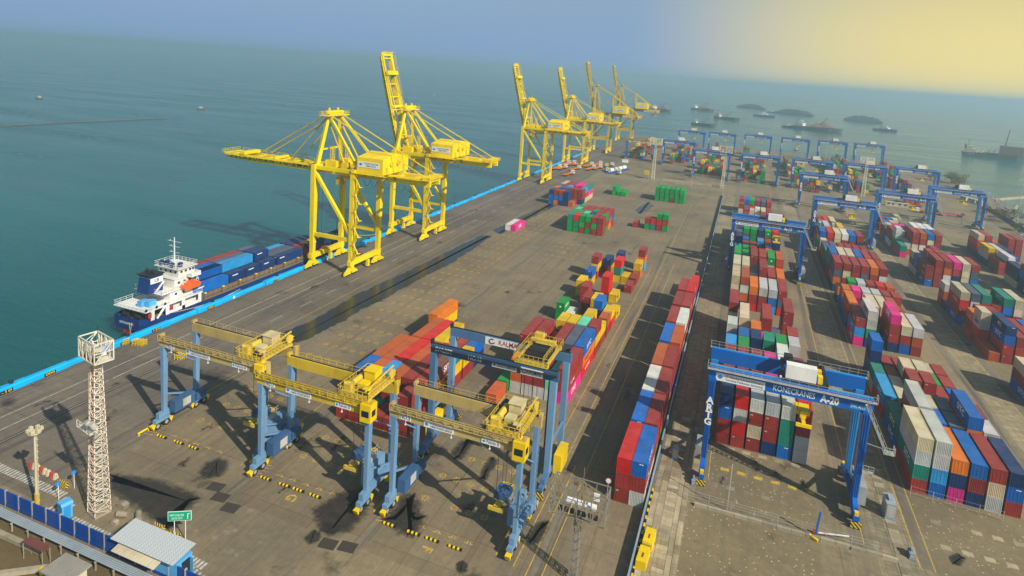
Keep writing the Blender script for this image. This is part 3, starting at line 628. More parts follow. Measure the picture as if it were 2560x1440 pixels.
SIDE = {'p':('ONE','ink_white',1.5),'G':('EVERGREEN','ink_white',0.85),'b':('SITC','ink_white',1.3),'t':('SITC','ink_white',1.3),'g':('MAERSK','ink_navy',1.0),'y':('MSC','ink_black',1.1),'s':('KMTC','ink_white',1.1),'R':('K LINE','ink_white',0.9),'n':('MCC','ink_white',1.0),'o':('Hapag-Lloyd','ink_navy',0.7),'w':('CHINA SHIPPING','ink_red',0.6)}
GROUPNAME = {}
hues = random.Random(3)
def tint(c):
    k = hues.uniform(0.88, 1.12); j = [hues.uniform(0.94, 1.06) for _ in range(3)]
    return tuple(min(0.95, v*k*q) for v, q in zip(PAL[c], j))
SPL = MB().prism([(-1.1,-0.12),(0.9,-0.12),(1.2,0.16),(-1.1,0.12)], 0, -0.01, 0.012).mesh('plate', 'sign_white')
EMB = MB().tube((0,-0.012,0),(0,0.02,0),0.28,12).mesh('emblem','ink_white')
for i in NEAR:
    b = BOX[i]; ft = 40 if b['L'] > 7 else 20; c = b['c']; col = (*tint(c), 1)
    blind = hues.random() < (0.75 if c in 'gcwtmskO' else 0.35)
    if c in 'GRp': blind = False
    o = link_mesh('shipping_container', CM[(ft, 0 if blind else 1)], None, (b['x'], b['y'], b['z'])); o.color = col
    tag(o, b['label'], 'container', b['b'])
    if not blind:
        for s in (-1, 1): d = link_mesh('door', DM[s], o); d.color = col
        if c in 'r' and hues.random() < 0.7: lettering('tex', 'ink_white', o, (-0.75, -0.012, 2.1), 0.26, '-y', 0.02)
        elif c == 'G': link_mesh('emblem', EMB, o, (0, 0, 1.5))
        elif c in 'nb' and hues.random() < 0.5: link_mesh('plate', plate_me, o, (0.3, 0.02, 2.3))
    dist = (Vector((b['x'], b['y'], b['z']))-CAMP).length
    if b['b'] == 'ship':
        if c in 'nb': link_mesh('plate', SPL, o, (CW/2+0.015, 2.2, 1.95))
    elif c in SIDE and dist < 330 and hues.random() < 0.8 and (ft == 40 or c in 'pGyg'):
        t, mt, sz = SIDE[c]; side = '-x' if b['x'] > -8 else '+x'
        if c == 'k': t = 'CMA CGM'
        wd = min(b['L']*0.6, len(t)*sz*0.85)
        lettering(t, mt, o, (-(CW/2+0.012) if side == '-x' else CW/2+0.012, b['L']*0.42, CH*0.55), sz*0.95, side, 0.02, width=wd)
    elif c == 'r' and ft == 40 and dist < 330 and hues.random() < 0.5:
        side = '-x' if b['x'] > -8 else '+x'
        lettering(hues.choice(('TRITON', 'CAI', 'PIL', 'K LINE')), 'ink_white', o, (-(CW/2+0.012) if side == '-x' else CW/2+0.012, b['L']*0.3, CH*0.55), 0.75, side, 0.02)
# the boxes that show smallest: one object
vv, ff, cc = [], [], []
for i in FARI:
    b = BOX[i]; col = tint(b['c']); L = b['L']; m = MB(); w = CW/2; H = CH-0.06
    m.box(-w+0.05, w-0.05, 0.05, L-0.05, 0.05, H-0.04)
    for x in (-w, w-0.13):
        for y in (0, L-0.13): m.box(x, x+0.13, y, y+0.13, 0, H)
        m.box(x, x+0.1, 0.13, L-0.13, H-0.12, H-0.01); m.box(x, x+0.1, 0.13, L-0.13, 0.01, 0.15)
    o = len(vv); vv += [(p[0]+b['x'], p[1]+b['y'], p[2]+b['z']) for p in m.v]
    ff += [tuple(k+o for k in f) for f in m.f]; cc += [col]*len(m.f)
if ff:
    me = bpy.data.meshes.new('distant_containers'); me.from_pydata(vv, [], ff); me.materials.append(MATS['container_paint_far'])
    ca = me.color_attributes.new('Col', 'FLOAT_COLOR', 'CORNER'); arr = np.empty((len(me.loops), 4), np.float32)
    for p in me.polygons: arr[p.loop_start:p.loop_start+p.loop_total] = (*cc[p.index], 1)
    ca.data.foreach_set('color', arr.ravel()); me.update()
    o = link_mesh('distant_containers', me); tag(o, 'mass of small distant stacked containers of all colours across the far yard', 'containers', kind='stuff')
# ------------------------------------------------------------------ ship-to-shore cranes
GA = 7.7          # half the rail gauge
def sign_panel(parent, loc, w, h, lines, face='-y', mat='ink_navy', diamond=True):
    """white sign with a blue diamond and lines of lettering"""
    t = 0.04; d = {'-y': (0, -1), '+y': (0, 1), '-x': (-1, 0), '+x': (1, 0)}[face]
    m = MB(); m.box(-w/2 if d[1] else -t, w/2 if d[1] else t, -t if d[1] else -w/2, t if d[1] else w/2, -h/2, h/2)
    s = m.build('sign', 'sign_white', parent, loc); e = t+0.012
    if diamond:
        q = h*0.36; m = MB(); m.poly([(-q,0,0),(0,0,-q*0.8),(q,0,0),(0,0,q*0.8)]); dm = m.build('emblem', 'sign_blue', s)
        if d[1]: dm.location = (-w/2+h*0.5, d[1]*e, 0)
        else: dm.location = (d[0]*e, -d[0]*(-w/2+h*0.5), 0); dm.rotation_euler = (0, 0, R_(90))
    k = len(lines); x0 = h*0.9 if diamond else 0
    for i, tx in enumerate(lines):
        z = h*(0.5-(i+0.5)/k)*0.78
        p = (x0/2, d[1]*e, z) if d[1] else (d[0]*e, 0, z)
        lettering(tx, mat, s, p, h/k*0.62, face, 0.01, width=min((w-x0)*0.9, len(tx)*h/k*0.5))
    return s
def sts_boom(root, mat, raised):
    """boom hinged at the sea legs; its own part so that it can be raised"""
    L = 41.0; m = MB()
    for y in (-3.2, 3.2):
        m.beam((0,y,0.2), (-L*0.72,y,0.25), 1.0, 2.1, upv=(0,0,1)); m.beam((-L*0.72,y,0.25), (-L,y,0.55), 1.0, 2.1, 0.9, 1.5)
    b = m.build('boom', mat, root, (-8.4, 0, 33.0)); m = MB()
    for k in range(8): x = -2-k*5.4; m.beam((x,-2.7,0.9), (x,2.7,0.9), 0.45)
    m.box(-L-1.2,-L+0.2,-4.2,4.2,1.2,1.35); m.box(-34.3,-32.6,-4.0,4.0,1.4,2.5); m.box(-20,-19,-3.8,3.8,1.3,2.1)
    m.build('cross_beam', mat, b); m = MB()
    for y in (-4.3, 4.3): m.box(-L,-1, y-0.35, y+0.35, 0.9, 1.0); m.rail((-1,y*1.06,1.0), (-L,y*1.06,1.25), 1.1, 2.6, 0.07)
    m.rail((-L-1.2,-4.2,1.35), (-L-1.2,4.2,1.35), 1.2, 1.2, 0.07)
    m.build('walkway', mat, b)
    lettering('PELABUHAN TG EMAS', 'ink_black', b, (-L*0.52, -3.2-0.52, 0.25), 1.15, '-y', 0.015, 1.5, width=35)
    if raised: b.rotation_euler = (0, R_(75), 0)
    return b
def sts_base(label, group):
    root = empty('quay_crane', (0,0,0), 0, label, 'crane', group); Y = 'crane_yellow'
    for x in (-GA, GA):
        for y in (-8, 8):
            m = MB()                                                # bogie set on the rail
            for k in (-1, 1):
                m.prism([(y+k*1.9-1.5,0.75),(y+k*1.9+1.5,0.75),(y+k*1.9+0.9,1.55),(y+k*1.9-0.9,1.55)], 0, x-0.5, x+0.5)
            m.prism([(y-2.4,1.5),(y+2.4,1.5),(y+1.0,2.6),(y-1.0,2.6)], 0, x-0.55, x+0.55); m.box(x-0.75,x+0.75,y-0.8,y+0.8,2.5,3.3)
            m.box(x-0.3,x+0.3,y-3.6,y-3.35,0.4,1.3) if y < 0 else m.box(x-0.3,x+0.3,y+3.35,y+3.6,0.4,1.3)
            bg = m.build('bogie', Y, root); w = MB()
            for k in (-2.7,-1.1,1.1,2.7): w.tube((x-0.22,y+k,0.42), (x+0.22,y+k,0.42), 0.42, 12)
            w.build('wheel', 'black_steel', bg)
        m = MB(); m.box(x-0.65,x+0.65,-9.2,9.2,3.3,4.9); m.build('sill_beam', Y, root)
        m = MB(); m.box(x-0.7,x+0.7,-7.3,7.3,33.4,35.0); m.build('portal_beam', Y, root)
        m = MB(); m.cbox((x*1.0, 2.0, 1.6), (0.9,1.1,2.3)); m.build('cable_reel', 'bright_yellow' if x > 0 else 'crane_yellow', root)
    for x in (-GA, GA):
        for y in (-8, 8):
            m = MB(); m.beam((x,y,4.9), (x,y,20), 1.3, 1.45, 1.55, 1.75, (0,1,0)); m.beam((x,y,20), (x,y,35.2), 1.55, 1.75, 1.6, 1.8, (0,1,0)); m.build('leg', Y, root)
    for y in (-8, 8):
        m = MB(); m.beam((-GA+0.7,y,11.7), (GA-0.7,y,11.7), 0.8, 1.2); m.build('tie_beam', Y, root)
        m = MB(); m.beam((-GA+0.5,y,32.6), (GA-0.6,y,13.6), 0.9, 1.1, upv=(0,1,0)); m.build('brace', Y, root)
        m = MB(); m.beam((-GA+0.8,y,34.4), (GA-0.8,y,34.4), 0.9, 1.2); m.build('portal_beam', Y, root)
    m = MB()
    for y in (-3.2, 3.2): m.box(-8.2, 33.0, y-0.52, y+0.52, 32.0, 34.2)
    for x in (-7, -1, 4.5, 20, 26, 32.4): m.box(x-0.3,x+0.3,-2.6,2.6,33.3,34.0)
    gd = m.build('girder', Y, root); lettering('TPKS', 'ink_black', gd, (14.5,-3.74,33.2), 1.15, '-y', 0.015, 2.0, width=13)
    m = MB()
    for y in (-4.5, 4.5): m.box(18.5,33.4,y-0.4,y+0.4,34.05,34.15); m.rail((18.5,y*1.05,34.15), (33.4,y*1.05,34.15), 1.1, 2.2, 0.07)
    m.rail((33.6,-4.6,34.15), (33.6,4.6,34.15), 1.1, 1.6, 0.07); m.box(30.5,33.2,-4.4,4.4,34.2,35.1)
    m.build('walkway', Y, root)
    m = MB()                                                        # A-frame and apex
    for s in (-1, 1):
        m.beam((-GA,s*6.6,35), (-6.4,s*3.0,51.3), 1.1, 1.2, 0.9, 1.0); m.beam((-5.9,s*3.0,51.2), (7.6,s*5.8,35.4), 0.7, 0.8)
        m.beam((-5.0,s*3.2,47.5), (2.0,s*4.6,35), 0.35)
    m.beam((-GA+0.2,-5.6,40), (-GA+0.2,5.6,40), 0.5); m.build('a_frame', Y, root)
    m = MB(); m.box(-7.8,-4.6,-6.2,6.2,51.3,51.6); m.box(-7.2,-5.2,-3.6,3.6,51.6,53.0); m.box(-6.9,-6.4,-2.6,-2.1,53,53.9); m.box(-6.9,-6.4,2.1,2.6,53,53.9)
    for x in (-7.8, -4.6): m.rail((x,-6.2,51.6), (x,6.2,51.6), 1.1, 1.6, 0.07)
    for y in (-6.2, 6.2): m.rail((-7.8,y,51.6), (-4.6,y,51.6), 1.1, 1.6, 0.07)
    for y in (-3.4, 3.4): m.tube((-6.2,y,52.3), (-5.4,y,52.3), 0.7, 14)
    m.build('apex_platform', Y, root)
    for s in (-1, 1):
        m = MB(); m.beam((-5.8,s*3.4,51.7), (31.3,s*3.5,34.9), 0.28); m.build('backstay', Y, root)
    m = MB(); m.box(8.7,18.3,-8,8,34.5,39.6); m.prism([(-8,39.6),(8,39.6),(0,40.9)], 0, 8.7, 18.3)
    h = m.build('machinery_house', Y, root); sign_panel(h, (13.1,-8.06,37.4), 7.8, 1.9, ('PT PELABUHAN TANJUNG EMAS', 'SEMARANG'))
    m = MB()
    for y in (-3.2, 1.0): m.tube((18.3,y,37.7), (18.75,y,37.7), 0.8, 14)
    for y in (-5.5, 4.5): m.box(18.3,18.36,y-0.55,y+0.55,34.7,36.8)
    m.build('vent', 'rtg_yellow', h)
    m = MB(); m.box(7.6,19.6,-9.2,-8.05,34.3,34.42); m.rail((7.6,-9.2,34.42),(19.6,-9.2,34.42),1.1,2,0.06); m.build('walkway', Y, root)
    m = MB()                                                        # zig-zag stair on the landward near leg
    z, k = 5.2, 0
    while z < 32.5:
        a, b = (GA+1.1, GA+2.7) if k % 2 == 0 else (GA+2.7, GA+1.1)
        m.beam((a,-8.6,z), (b,-8.6,z+2.6), 0.7, 0.18); m.rail((a,-9.0,z), (b,-9.0,z+2.6), 1.0, 1.2, 0.06); m.box(min(a,b)-0.7 if k % 2 else max(a,b)-0.1, min(a,b)+0.1 if k % 2 else max(a,b)+0.7,-9.1,-7.6,z+2.55,z+2.66); z += 2.75; k += 1
    m.build('stair', Y, root)
    m = MB(); m.cbox((1.2,0,31.2), (4.4,5.6,1.1)); m.cbox((-1.6,-2.2,29.7), (1.9,2.0,2.4)); m.build('trolley', 'rtg_yellow', root)
    m = MB()
    for k in range(9):
        x = 9+k*2.6; pts = [(x+2.6*t, -4.3, 31.9-2.2*4*t*(1-t)) for t in (0,.2,.4,.6,.8,1)]; m.path(pts, 0.06, 4)
    m.build('festoon_cable', 'cable', root)
    m = MB()
    for x, y, z1 in ((-3.5,-4.2,41.5),(-3.2,3.8,40.5)): m.lattice((x,y,34.2),(x,y,z1),1.0,0.06,4)
    m.box(-5.8,-1.5,-5,-2.5,34.2,36.6); m.box(-5.5,-2,2.5,5.4,34.2,36.4); m.cbox((2.2,-4.6,35.4),(2.2,1.8,2.4)); m.build('hoist_gear', Y, root)
    return root
def place_sts(root, y, raised, hoist=None):
    root.location = (-125.4, y, 0); b = sts_boom(root, 'crane_yellow', raised)
    if raised:
        hx, hz = -8.4, 33.0; a = R_(75)
        def bp(x, z): return (hx-abs(x)*math.cos(a)*1.0+z*math.sin(a), hz+abs(x)*math.sin(a)+z*math.cos(a))
        p = bp(18, 1.4); q = bp(33, 1.6)
        for s in (-1, 1):
            m = MB(); m.beam((-6.4,s*3.2,52.2), (p[0]+1.4,s*3.2,p[1]-1), 0.3); m.beam((p[0]+1.4,s*3.2,p[1]-1), (q[0],s*3.2,q[1]), 0.3); m.build('forestay', 'crane_yellow', root)
        m = MB()
        for s in (-0.6, 0.6): m.tube((-5.6,s,53.2), (q[0],s,q[1]-4), 0.05, 4)
        m.build('hoist_rope', 'cable', root)
    else:
        for s in (-1, 1):
            m = MB(); m.beam((-6.6,s*3.3,52.0), (-35.5,s*3.3,35.0), 0.36); m.beam((-6.6,s*3.0,51.2), (-21.5,s*3.0,35.0), 0.3); m.build('forestay', 'rtg_yellow', root)
    if hoist:
        x, zb = hoist; m = MB()
        for sx in (-0.8, 0.8):
            for sy in (-1.6, 1.6): m.tube((x+sx,sy,zb+1.2), (x+sx,sy,31), 0.05, 4)
        m.build('hoist_rope', 'cable', root)
        m = MB(); m.box(x-0.7,x+0.7,-6.1,6.1,zb,zb+0.45); m.cbox((x,0,zb+0.9),(2.2,4.2,0.8)); m.tube((x-1,-1.2,zb+1.4),(x+1,-1.2,zb+1.4),0.45,10); m.tube((x-1,1.2,zb+1.4),(x+1,1.2,zb+1.4),0.45,10)
        for y in (-6.1, 6.1): m.cbox((x,y,zb+0.05),(2.5,0.35,0.6))
        m.build('spreader', 'rtg_yellow', root)
GQ = 'yellow ship-to-shore cranes along the quay'
base = sts_base('nearest yellow quay crane with boom lowered over the moored ship', GQ)
c2 = copy_tree(base); c3 = copy_tree(base); c4 = copy_tree(base)
place_sts(base, 54, False, (-12.2, 7.4)); place_sts(c2, 104.6, True); place_sts(c3, 260.5, True); place_sts(c4, 362, True)
c2['label'] = 'yellow quay crane with raised boom, right behind the nearest quay crane'
c3['label'] = 'yellow raised-boom quay crane standing apart in mid quay, before the parked trucks'
c4['label'] = 'yellow raised-boom quay crane beside the parked trucks, third of those with boom up'
for c in (c3, c4):
    for ch in list(c.children):
        if ch.name.startswith(('festoon_cable',)): bpy.data.objects.remove(ch)
def sts_tall(y, label):
    """the two farther cranes: slender A-frame, back mast and portal legs"""
    root = empty('quay_crane', (-125.4, y, 0), 0, label, 'crane', GQ); Y = 'rtg_yellow'
    for x in (-GA, GA):
        for yy in (-8, 8):
            m = MB(); m.beam((x,yy,3), (x,yy,36), 1.5, 1.6); m.build('leg', Y, root)
            m = MB(); m.prism([(yy-2.6,0.3),(yy+2.6,0.3),(yy+1.2,2.6),(yy-1.2,2.6)], 0, x-0.6, x+0.6); m.build('bogie', 'crane_yellow', root)
        m = MB(); m.box(x-0.7,x+0.7,-9,9,2.4,4.4); m.build('sill_beam', 'crane_yellow', root)
    for yy in (-8, 8):
        m = MB(); m.beam((-GA,yy,13), (GA,yy,13), 1.3, 2.6); m.build('tie_beam', Y, root)
        m = MB(); m.beam((GA,yy,33), (-GA,yy,14.5), 0.8); m.build('brace', Y, root)
    m = MB()
    for s in (-3.2, 3.2): m.box(-8, 35, s-0.6, s+0.6, 34, 36.6)
    for x in (-7, 7.7, 20, 33): m.box(x-0.5,x+0.5,-8,8,34.2,36.2)
    m.build('girder', Y, root)
    m = MB()
    for s in (-1, 1):
        m.beam((-GA,s*6,36), (-8,s*2.2,61), 0.9); m.beam((-8,s*2.2,61), (-2,s*4,37), 0.5); m.beam((9,s*5,36.6), (9,s*2.5,52), 0.9); m.beam((-7,s*2.2,60.5), (9,s*2.5,52), 0.6); m.beam((9,s*2.5,52), (32,s*3.2,37), 0.7); m.beam((9,s*2.5,50), (-6,s*4,38), 0.4)
    m.cbox((-7.8,0,61), (3.6,8,0.8)); m.cbox((9,0,52), (1.6,6.4,1.2)); m.build('a_frame', Y, root)
    m = MB(); m.box(9.8,22.5,-7.5,7.5,37,43.2); h = m.build('machinery_house', 'crane_yellow', root); sign_panel(h, (16,-7.56,40), 8.5, 2.2, ('PT PELABUHAN TANJUNG EMAS',))
    m = MB(); m.cbox((29,0,31), (3,5,1.2)); m.box(27,33,-5,5,33.2,33.4); m.build('trolley', Y, root)
    m = MB(); L = 46
    for s in (-3.2, 3.2): m.beam((0,s,0.2), (-L,s,0.5), 1.1, 2.3)
    for k in range(8): m.beam((-3-k*5.8,-2.8,0.9), (-3-k*5.8,2.8,0.9), 0.5)
    m.box(-L-0.8,-L+1.5,-4,4,0.5,2.0)
    b = m.build('boom', Y, root, (-8.4,0,36)); lettering('PELABUHAN TG EMAS', 'ink_black', b, (-L*0.52,-3.78,0.3), 1.3, '-y', 0.02, 1.5, width=38); b.rotation_euler = (0, R_(76), 0)
    m = MB()
    for s in (-1, 1): m.tube((-8,s,61.5), (-18,s,72), 0.07, 4)
    m.build('hoist_rope', 'cable', root)
sts_tall(452, 'fifth quay crane from the camera, taller, with a raised boom and back mast')
sts_tall(573, 'farthest yellow quay crane at the end of the quay, boom raised')

# ------------------------------------------------------------------ rubber-tyred yard cranes
def wheelset(root, x, ys, mat_guard, dark=True, r=0.72):
    for y in ys:
        w = MB(); w.tube((x-0.28,y,r), (x+0.28,y,r), r, 14); o = w.build('wheel', 'rubber', root)
        h = MB(); h.tube((x-0.31,y,r), (x+0.31,y,r), r*0.5, 10); h.build('hub', 'grey_steel', o)
def rtg(label, x0, x1, y, group, leg='rtg_blue', gird='rtg_cream', acc='bright_yellow', num='NO.5', trolley=0.86, house='trolley_cream'):
    S = x1-x0; c = (x0+x1)/2; root = empty('yard_crane', (c, y, 0), 0, label, 'crane', group); h = S/2; D = 3.7
    for sx in (-1, 1):
        x = sx*h
        for sy in (-1, 1):
            m = MB(); m.beam((x,sy*D,2.9), (x,sy*D,16.0), 0.62, 0.85, 0.8, 1.05, (0,1,0)); m.build('leg', leg, root)
            m = MB(); m.box(x-0.42,x+0.42,sy*4.4-1.5,sy*4.4+1.5,1.35,2.0); m.box(x-0.3,x+0.3,sy*4.4-0.5,sy*4.4+0.5,2.0,2.6); bg = m.build('bogie', leg, root)
            m = MB()
            for e in (-1.9, 1.9): m.prism([(sy*4.4+e-0.45,1.25),(sy*4.4+e+0.45,1.25),(sy*4.4+e,0.35)], 0, x-0.4, x+0.4)
            m.build('wheel_guard', acc, bg)
            wheelset(bg, x, (sy*4.4-0.95, sy*4.4+0.95), acc)
        m = MB(); m.box(x-0.4,x+0.4,-5.2,5.2,2.1,3.0); m.build('sill_beam', leg, root)
        m = MB(); m.beam((x,-D+0.4,6.2), (x,D-0.6,3.4), 0.32); m.build('brace', leg, root); m = MB(); m.beam((x,D-0.4,10), (x,-D+0.5,14.8), 0.22); m.build('brace', leg, root)
        m = MB()
        for z in range(3, 15): m.box(x+sx*0.55-0.03, x+sx*0.55+0.03, D-0.25, D+0.25, z, z+0.05)
        m.beam((x+sx*0.55,D-0.27,3),(x+sx*0.55,D-0.27,15.5),0.06); m.beam((x+sx*0.55,D+0.27,3),(x+sx*0.55,D+0.27,15.5),0.06); m.build('ladder', leg, root)
    m = MB(); m.box(-h+0.55,-h+1.9,-3.0,1.6,2.6,4.9); m.box(-h+0.6,-h+1.7,2.2,4.6,2.6,3.9); pu = m.build('power_unit', 'rtg_dark_blue', root)
    m = MB(); m.box(-h+1.9,-h+1.94,-1.2,0.6,3.0,4.5); m.build('louvre', 'galvanised', pu)
    m = MB(); m.box(h-1.75,h-0.5,-2.6,2.6,2.6,5.6); eh = m.build('electric_house', leg, root)
    m = MB(); m.rail((h-1.8,-2.7,5.6),(h-1.8,2.7,5.6),1.1,1.2,0.06); m.rail((h-1.8,-2.7,5.6),(h-0.4,-2.7,5.6),1.1,1.2,0.06); m.box(h-1.5,h-0.9,-1,0.6,5.6,6.2); m.build('roof_rail', 'galvanised', eh)
    for sy in (-1, 1):
        m = MB(); yy = sy*D; m.box(-h-0.7,h+0.75,yy-0.42,yy+0.42,15.75,17.55); m.box(-h-0.75,-h-0.3,yy-0.5,yy+0.5,17.5,18.1); m.box(h+0.3,h+0.8,yy-0.5,yy+0.5,17.5,18.1)
        g = m.build('girder', gird, root)
        m = MB(); m.box(-h-0.5,h+0.5,yy-0.1,yy+0.1,17.55,17.7); m.build('rail', 'black_steel', g)
        m = MB(); yo = yy+sy*0.8; m.box(-h-0.7,h+0.7,min(yo,yy+sy*0.42),max(yo,yy+sy*0.42),17.0,17.08); m.rail((-h-0.7,yo,17.08),(h+0.7,yo,17.08),1.1,1.6,0.07)
        m.build('walkway', gird, root)
        if sy < 0:
            m = MB()
            pts = [(-h+k*0.9, yy-0.62, 17.3-0.28*math.sin(k*1.7)**2) for k in range(int(S*trolley/0.9))]; m.path(pts, 0.06, 4); m.build('festoon_cable', 'cable', g)
            sign_panel(g, (-S*0.13,yy-0.48,16.3), S*0.24, 1.0, ('PT PELABUHAN INDONESIA III', 'TERMINAL PETIKEMAS SEMARANG')); sign_panel(g, (S*0.28,yy-0.48,16.25), S*0.14, 0.8, ('Pelindo III',))
            m = MB(); m.box(-h+1.0,-h+3.0,yy-0.47,yy-0.43,15.9,16.8); pl = m.build('plate', 'sign_white', g); lettering(num, 'ink_black', pl, (-h+2.0,yy-0.485,16.35), 0.75, '-y', 0.02, width=1.7)
            for x in (-h*0.8, -h*0.05, h*0.55): m = MB(); m.beam((x,yy-0.5,16),(x,yy-0.5,15.3),0.06); m.cbox((x,yy-0.5,15.25),(0.22,0.22,0.16)); m.build('floodlight', 'sign_white', g)
    tx = -h+S*trolley
    m = MB()
    for sy in (-1, 1): m.box(tx-2.6,tx+2.8,sy*D-0.3,sy*D+0.3,17.75,18.25)
    for dx in (-2.4, 0.2, 2.5): m.box(tx+dx-0.25,tx+dx+0.25,-D,D,17.9,18.3)
    m.box(tx-2.6,tx+2.8,-D,D,18.25,18.36); m.tube((tx-1.6,-1.8,19.0),(tx-1.6,1.8,19.0),0.55,14); m.box(tx-2.3,tx-1.0,-3.2,-2.0,18.3,19.4)
    m.tube((tx+2.6,3.2,19.4),(tx+2.9,3.2,19.4),0.8,16)
    tr = m.build('trolley', 'trolley_yellow', root)
    m = MB(); m.box(tx-0.7,tx+1.3,0.2,2.4,18.36,20.5); m.box(tx-0.85,tx+1.45,0.05,2.55,20.5,20.6); hs = m.build('machinery_house', house, tr)
    m = MB(); m.box(tx-0.6,tx+0.9,-1.9,-0.3,18.36,19.3); m.box(tx+1.2,tx+2.2,-3.2,-2.2,18.4,19.4); m.build('motor_box', house, tr)
    m = MB()
    for a, b in (((tx-2.7,-4.3),(tx+2.9,-4.3)),((tx-2.7,4.3),(tx+2.9,4.3)),((tx+2.9,-4.3),(tx+2.9,4.3)),((tx-2.7,-4.3),(tx-2.7,4.3)),((tx-0.9,-2.4),(tx+1.8,-2.4)),((tx+1.9,-1.5),(tx+1.9,3))): m.rail((*a,18.36),(*b,18.36),1.15,0.9,0.075,1)
    m.beam((tx+2.0,-3.6,19.2),(tx+2.6,3.8,20.6),0.22); m.beam((tx-2.4,-3,19.6),(tx-0.6,-1.2,18.8),0.3); m.build('trolley_rail', 'trolley_yellow', tr)
    m = MB(); m.tube((tx-2.2,1.0,19.0),(tx-2.2,3.2,19.0),0.45,12); m.tube((tx+0.6,-3.2,18.9),(tx+2.2,-3.2,18.9),0.35,10); m.box(tx-2.5,tx-1.2,-1.2,0.6,18.36,18.8); m.build('hoist_motor', 'black_steel', tr)
    m = MB(); cx = tx+2.9; m.box(cx-0.9,cx+1.0,-D-1.2,-D+0.7,15.0,17.9); cb = m.build('cab', acc, root)
    m = MB(); m.box(cx+0.99,cx+1.03,-D-0.8,-D+0.2,15.9,16.9); m.box(cx-0.6,cx+0.7,-D-1.24,-D-1.19,15.9,16.9); m.build('cab_window', 'glass_dark', cb)
    m = MB(); zb = 5.0; sxx = tx-0.6
    for a in (-0.7, 0.7):
        for b in (-1.3, 1.3): m.tube((sxx+a,b,zb+1.0),(sxx+a,b,17.9),0.04,4)
    m.build('hoist_rope', 'cable', root)
    m = MB(); m.box(sxx-0.5,sxx+0.5,-3.0,3.0,zb,zb+0.4)
    for e in (-3.0, 3.0): m.cbox((sxx,e,zb+0.1),(2.45,0.35,0.6))
    sp = m.build('spreader', 'trolley_yellow', root); m = MB(); m.box(sxx-1.1,sxx+1.1,-1.3,1.3,zb+0.45,zb+1.3); m.tube((sxx-0.9,-0.8,zb+1.4),(sxx+0.9,-0.8,zb+1.4),0.35,10); m.tube((sxx-0.9,0.8,zb+1.4),(sxx+0.9,0.8,zb+1.4),0.35,10); m.build('headblock', 'rtg_dark_blue', sp)
    return root
GR = 'rubber-tyred yard cranes in the foreground'
rtg('blue-legged yard crane with dull cream girders, leftmost, nearest the quay', -97.5, -74.2, -39.2, GR, num='NO.9')
rtg('blue-legged yard crane with bright yellow girders, between two cream-girdered cranes', -72.4, -51.4, -41.8, GR, gird='rtg_yellow', num='NO.7', house='bright_yellow')
rtg('blue-legged yard crane with cream girders and plate NO.5, nearest the camera', -47.5, -26.5, -40.4, GR, num='NO.5')

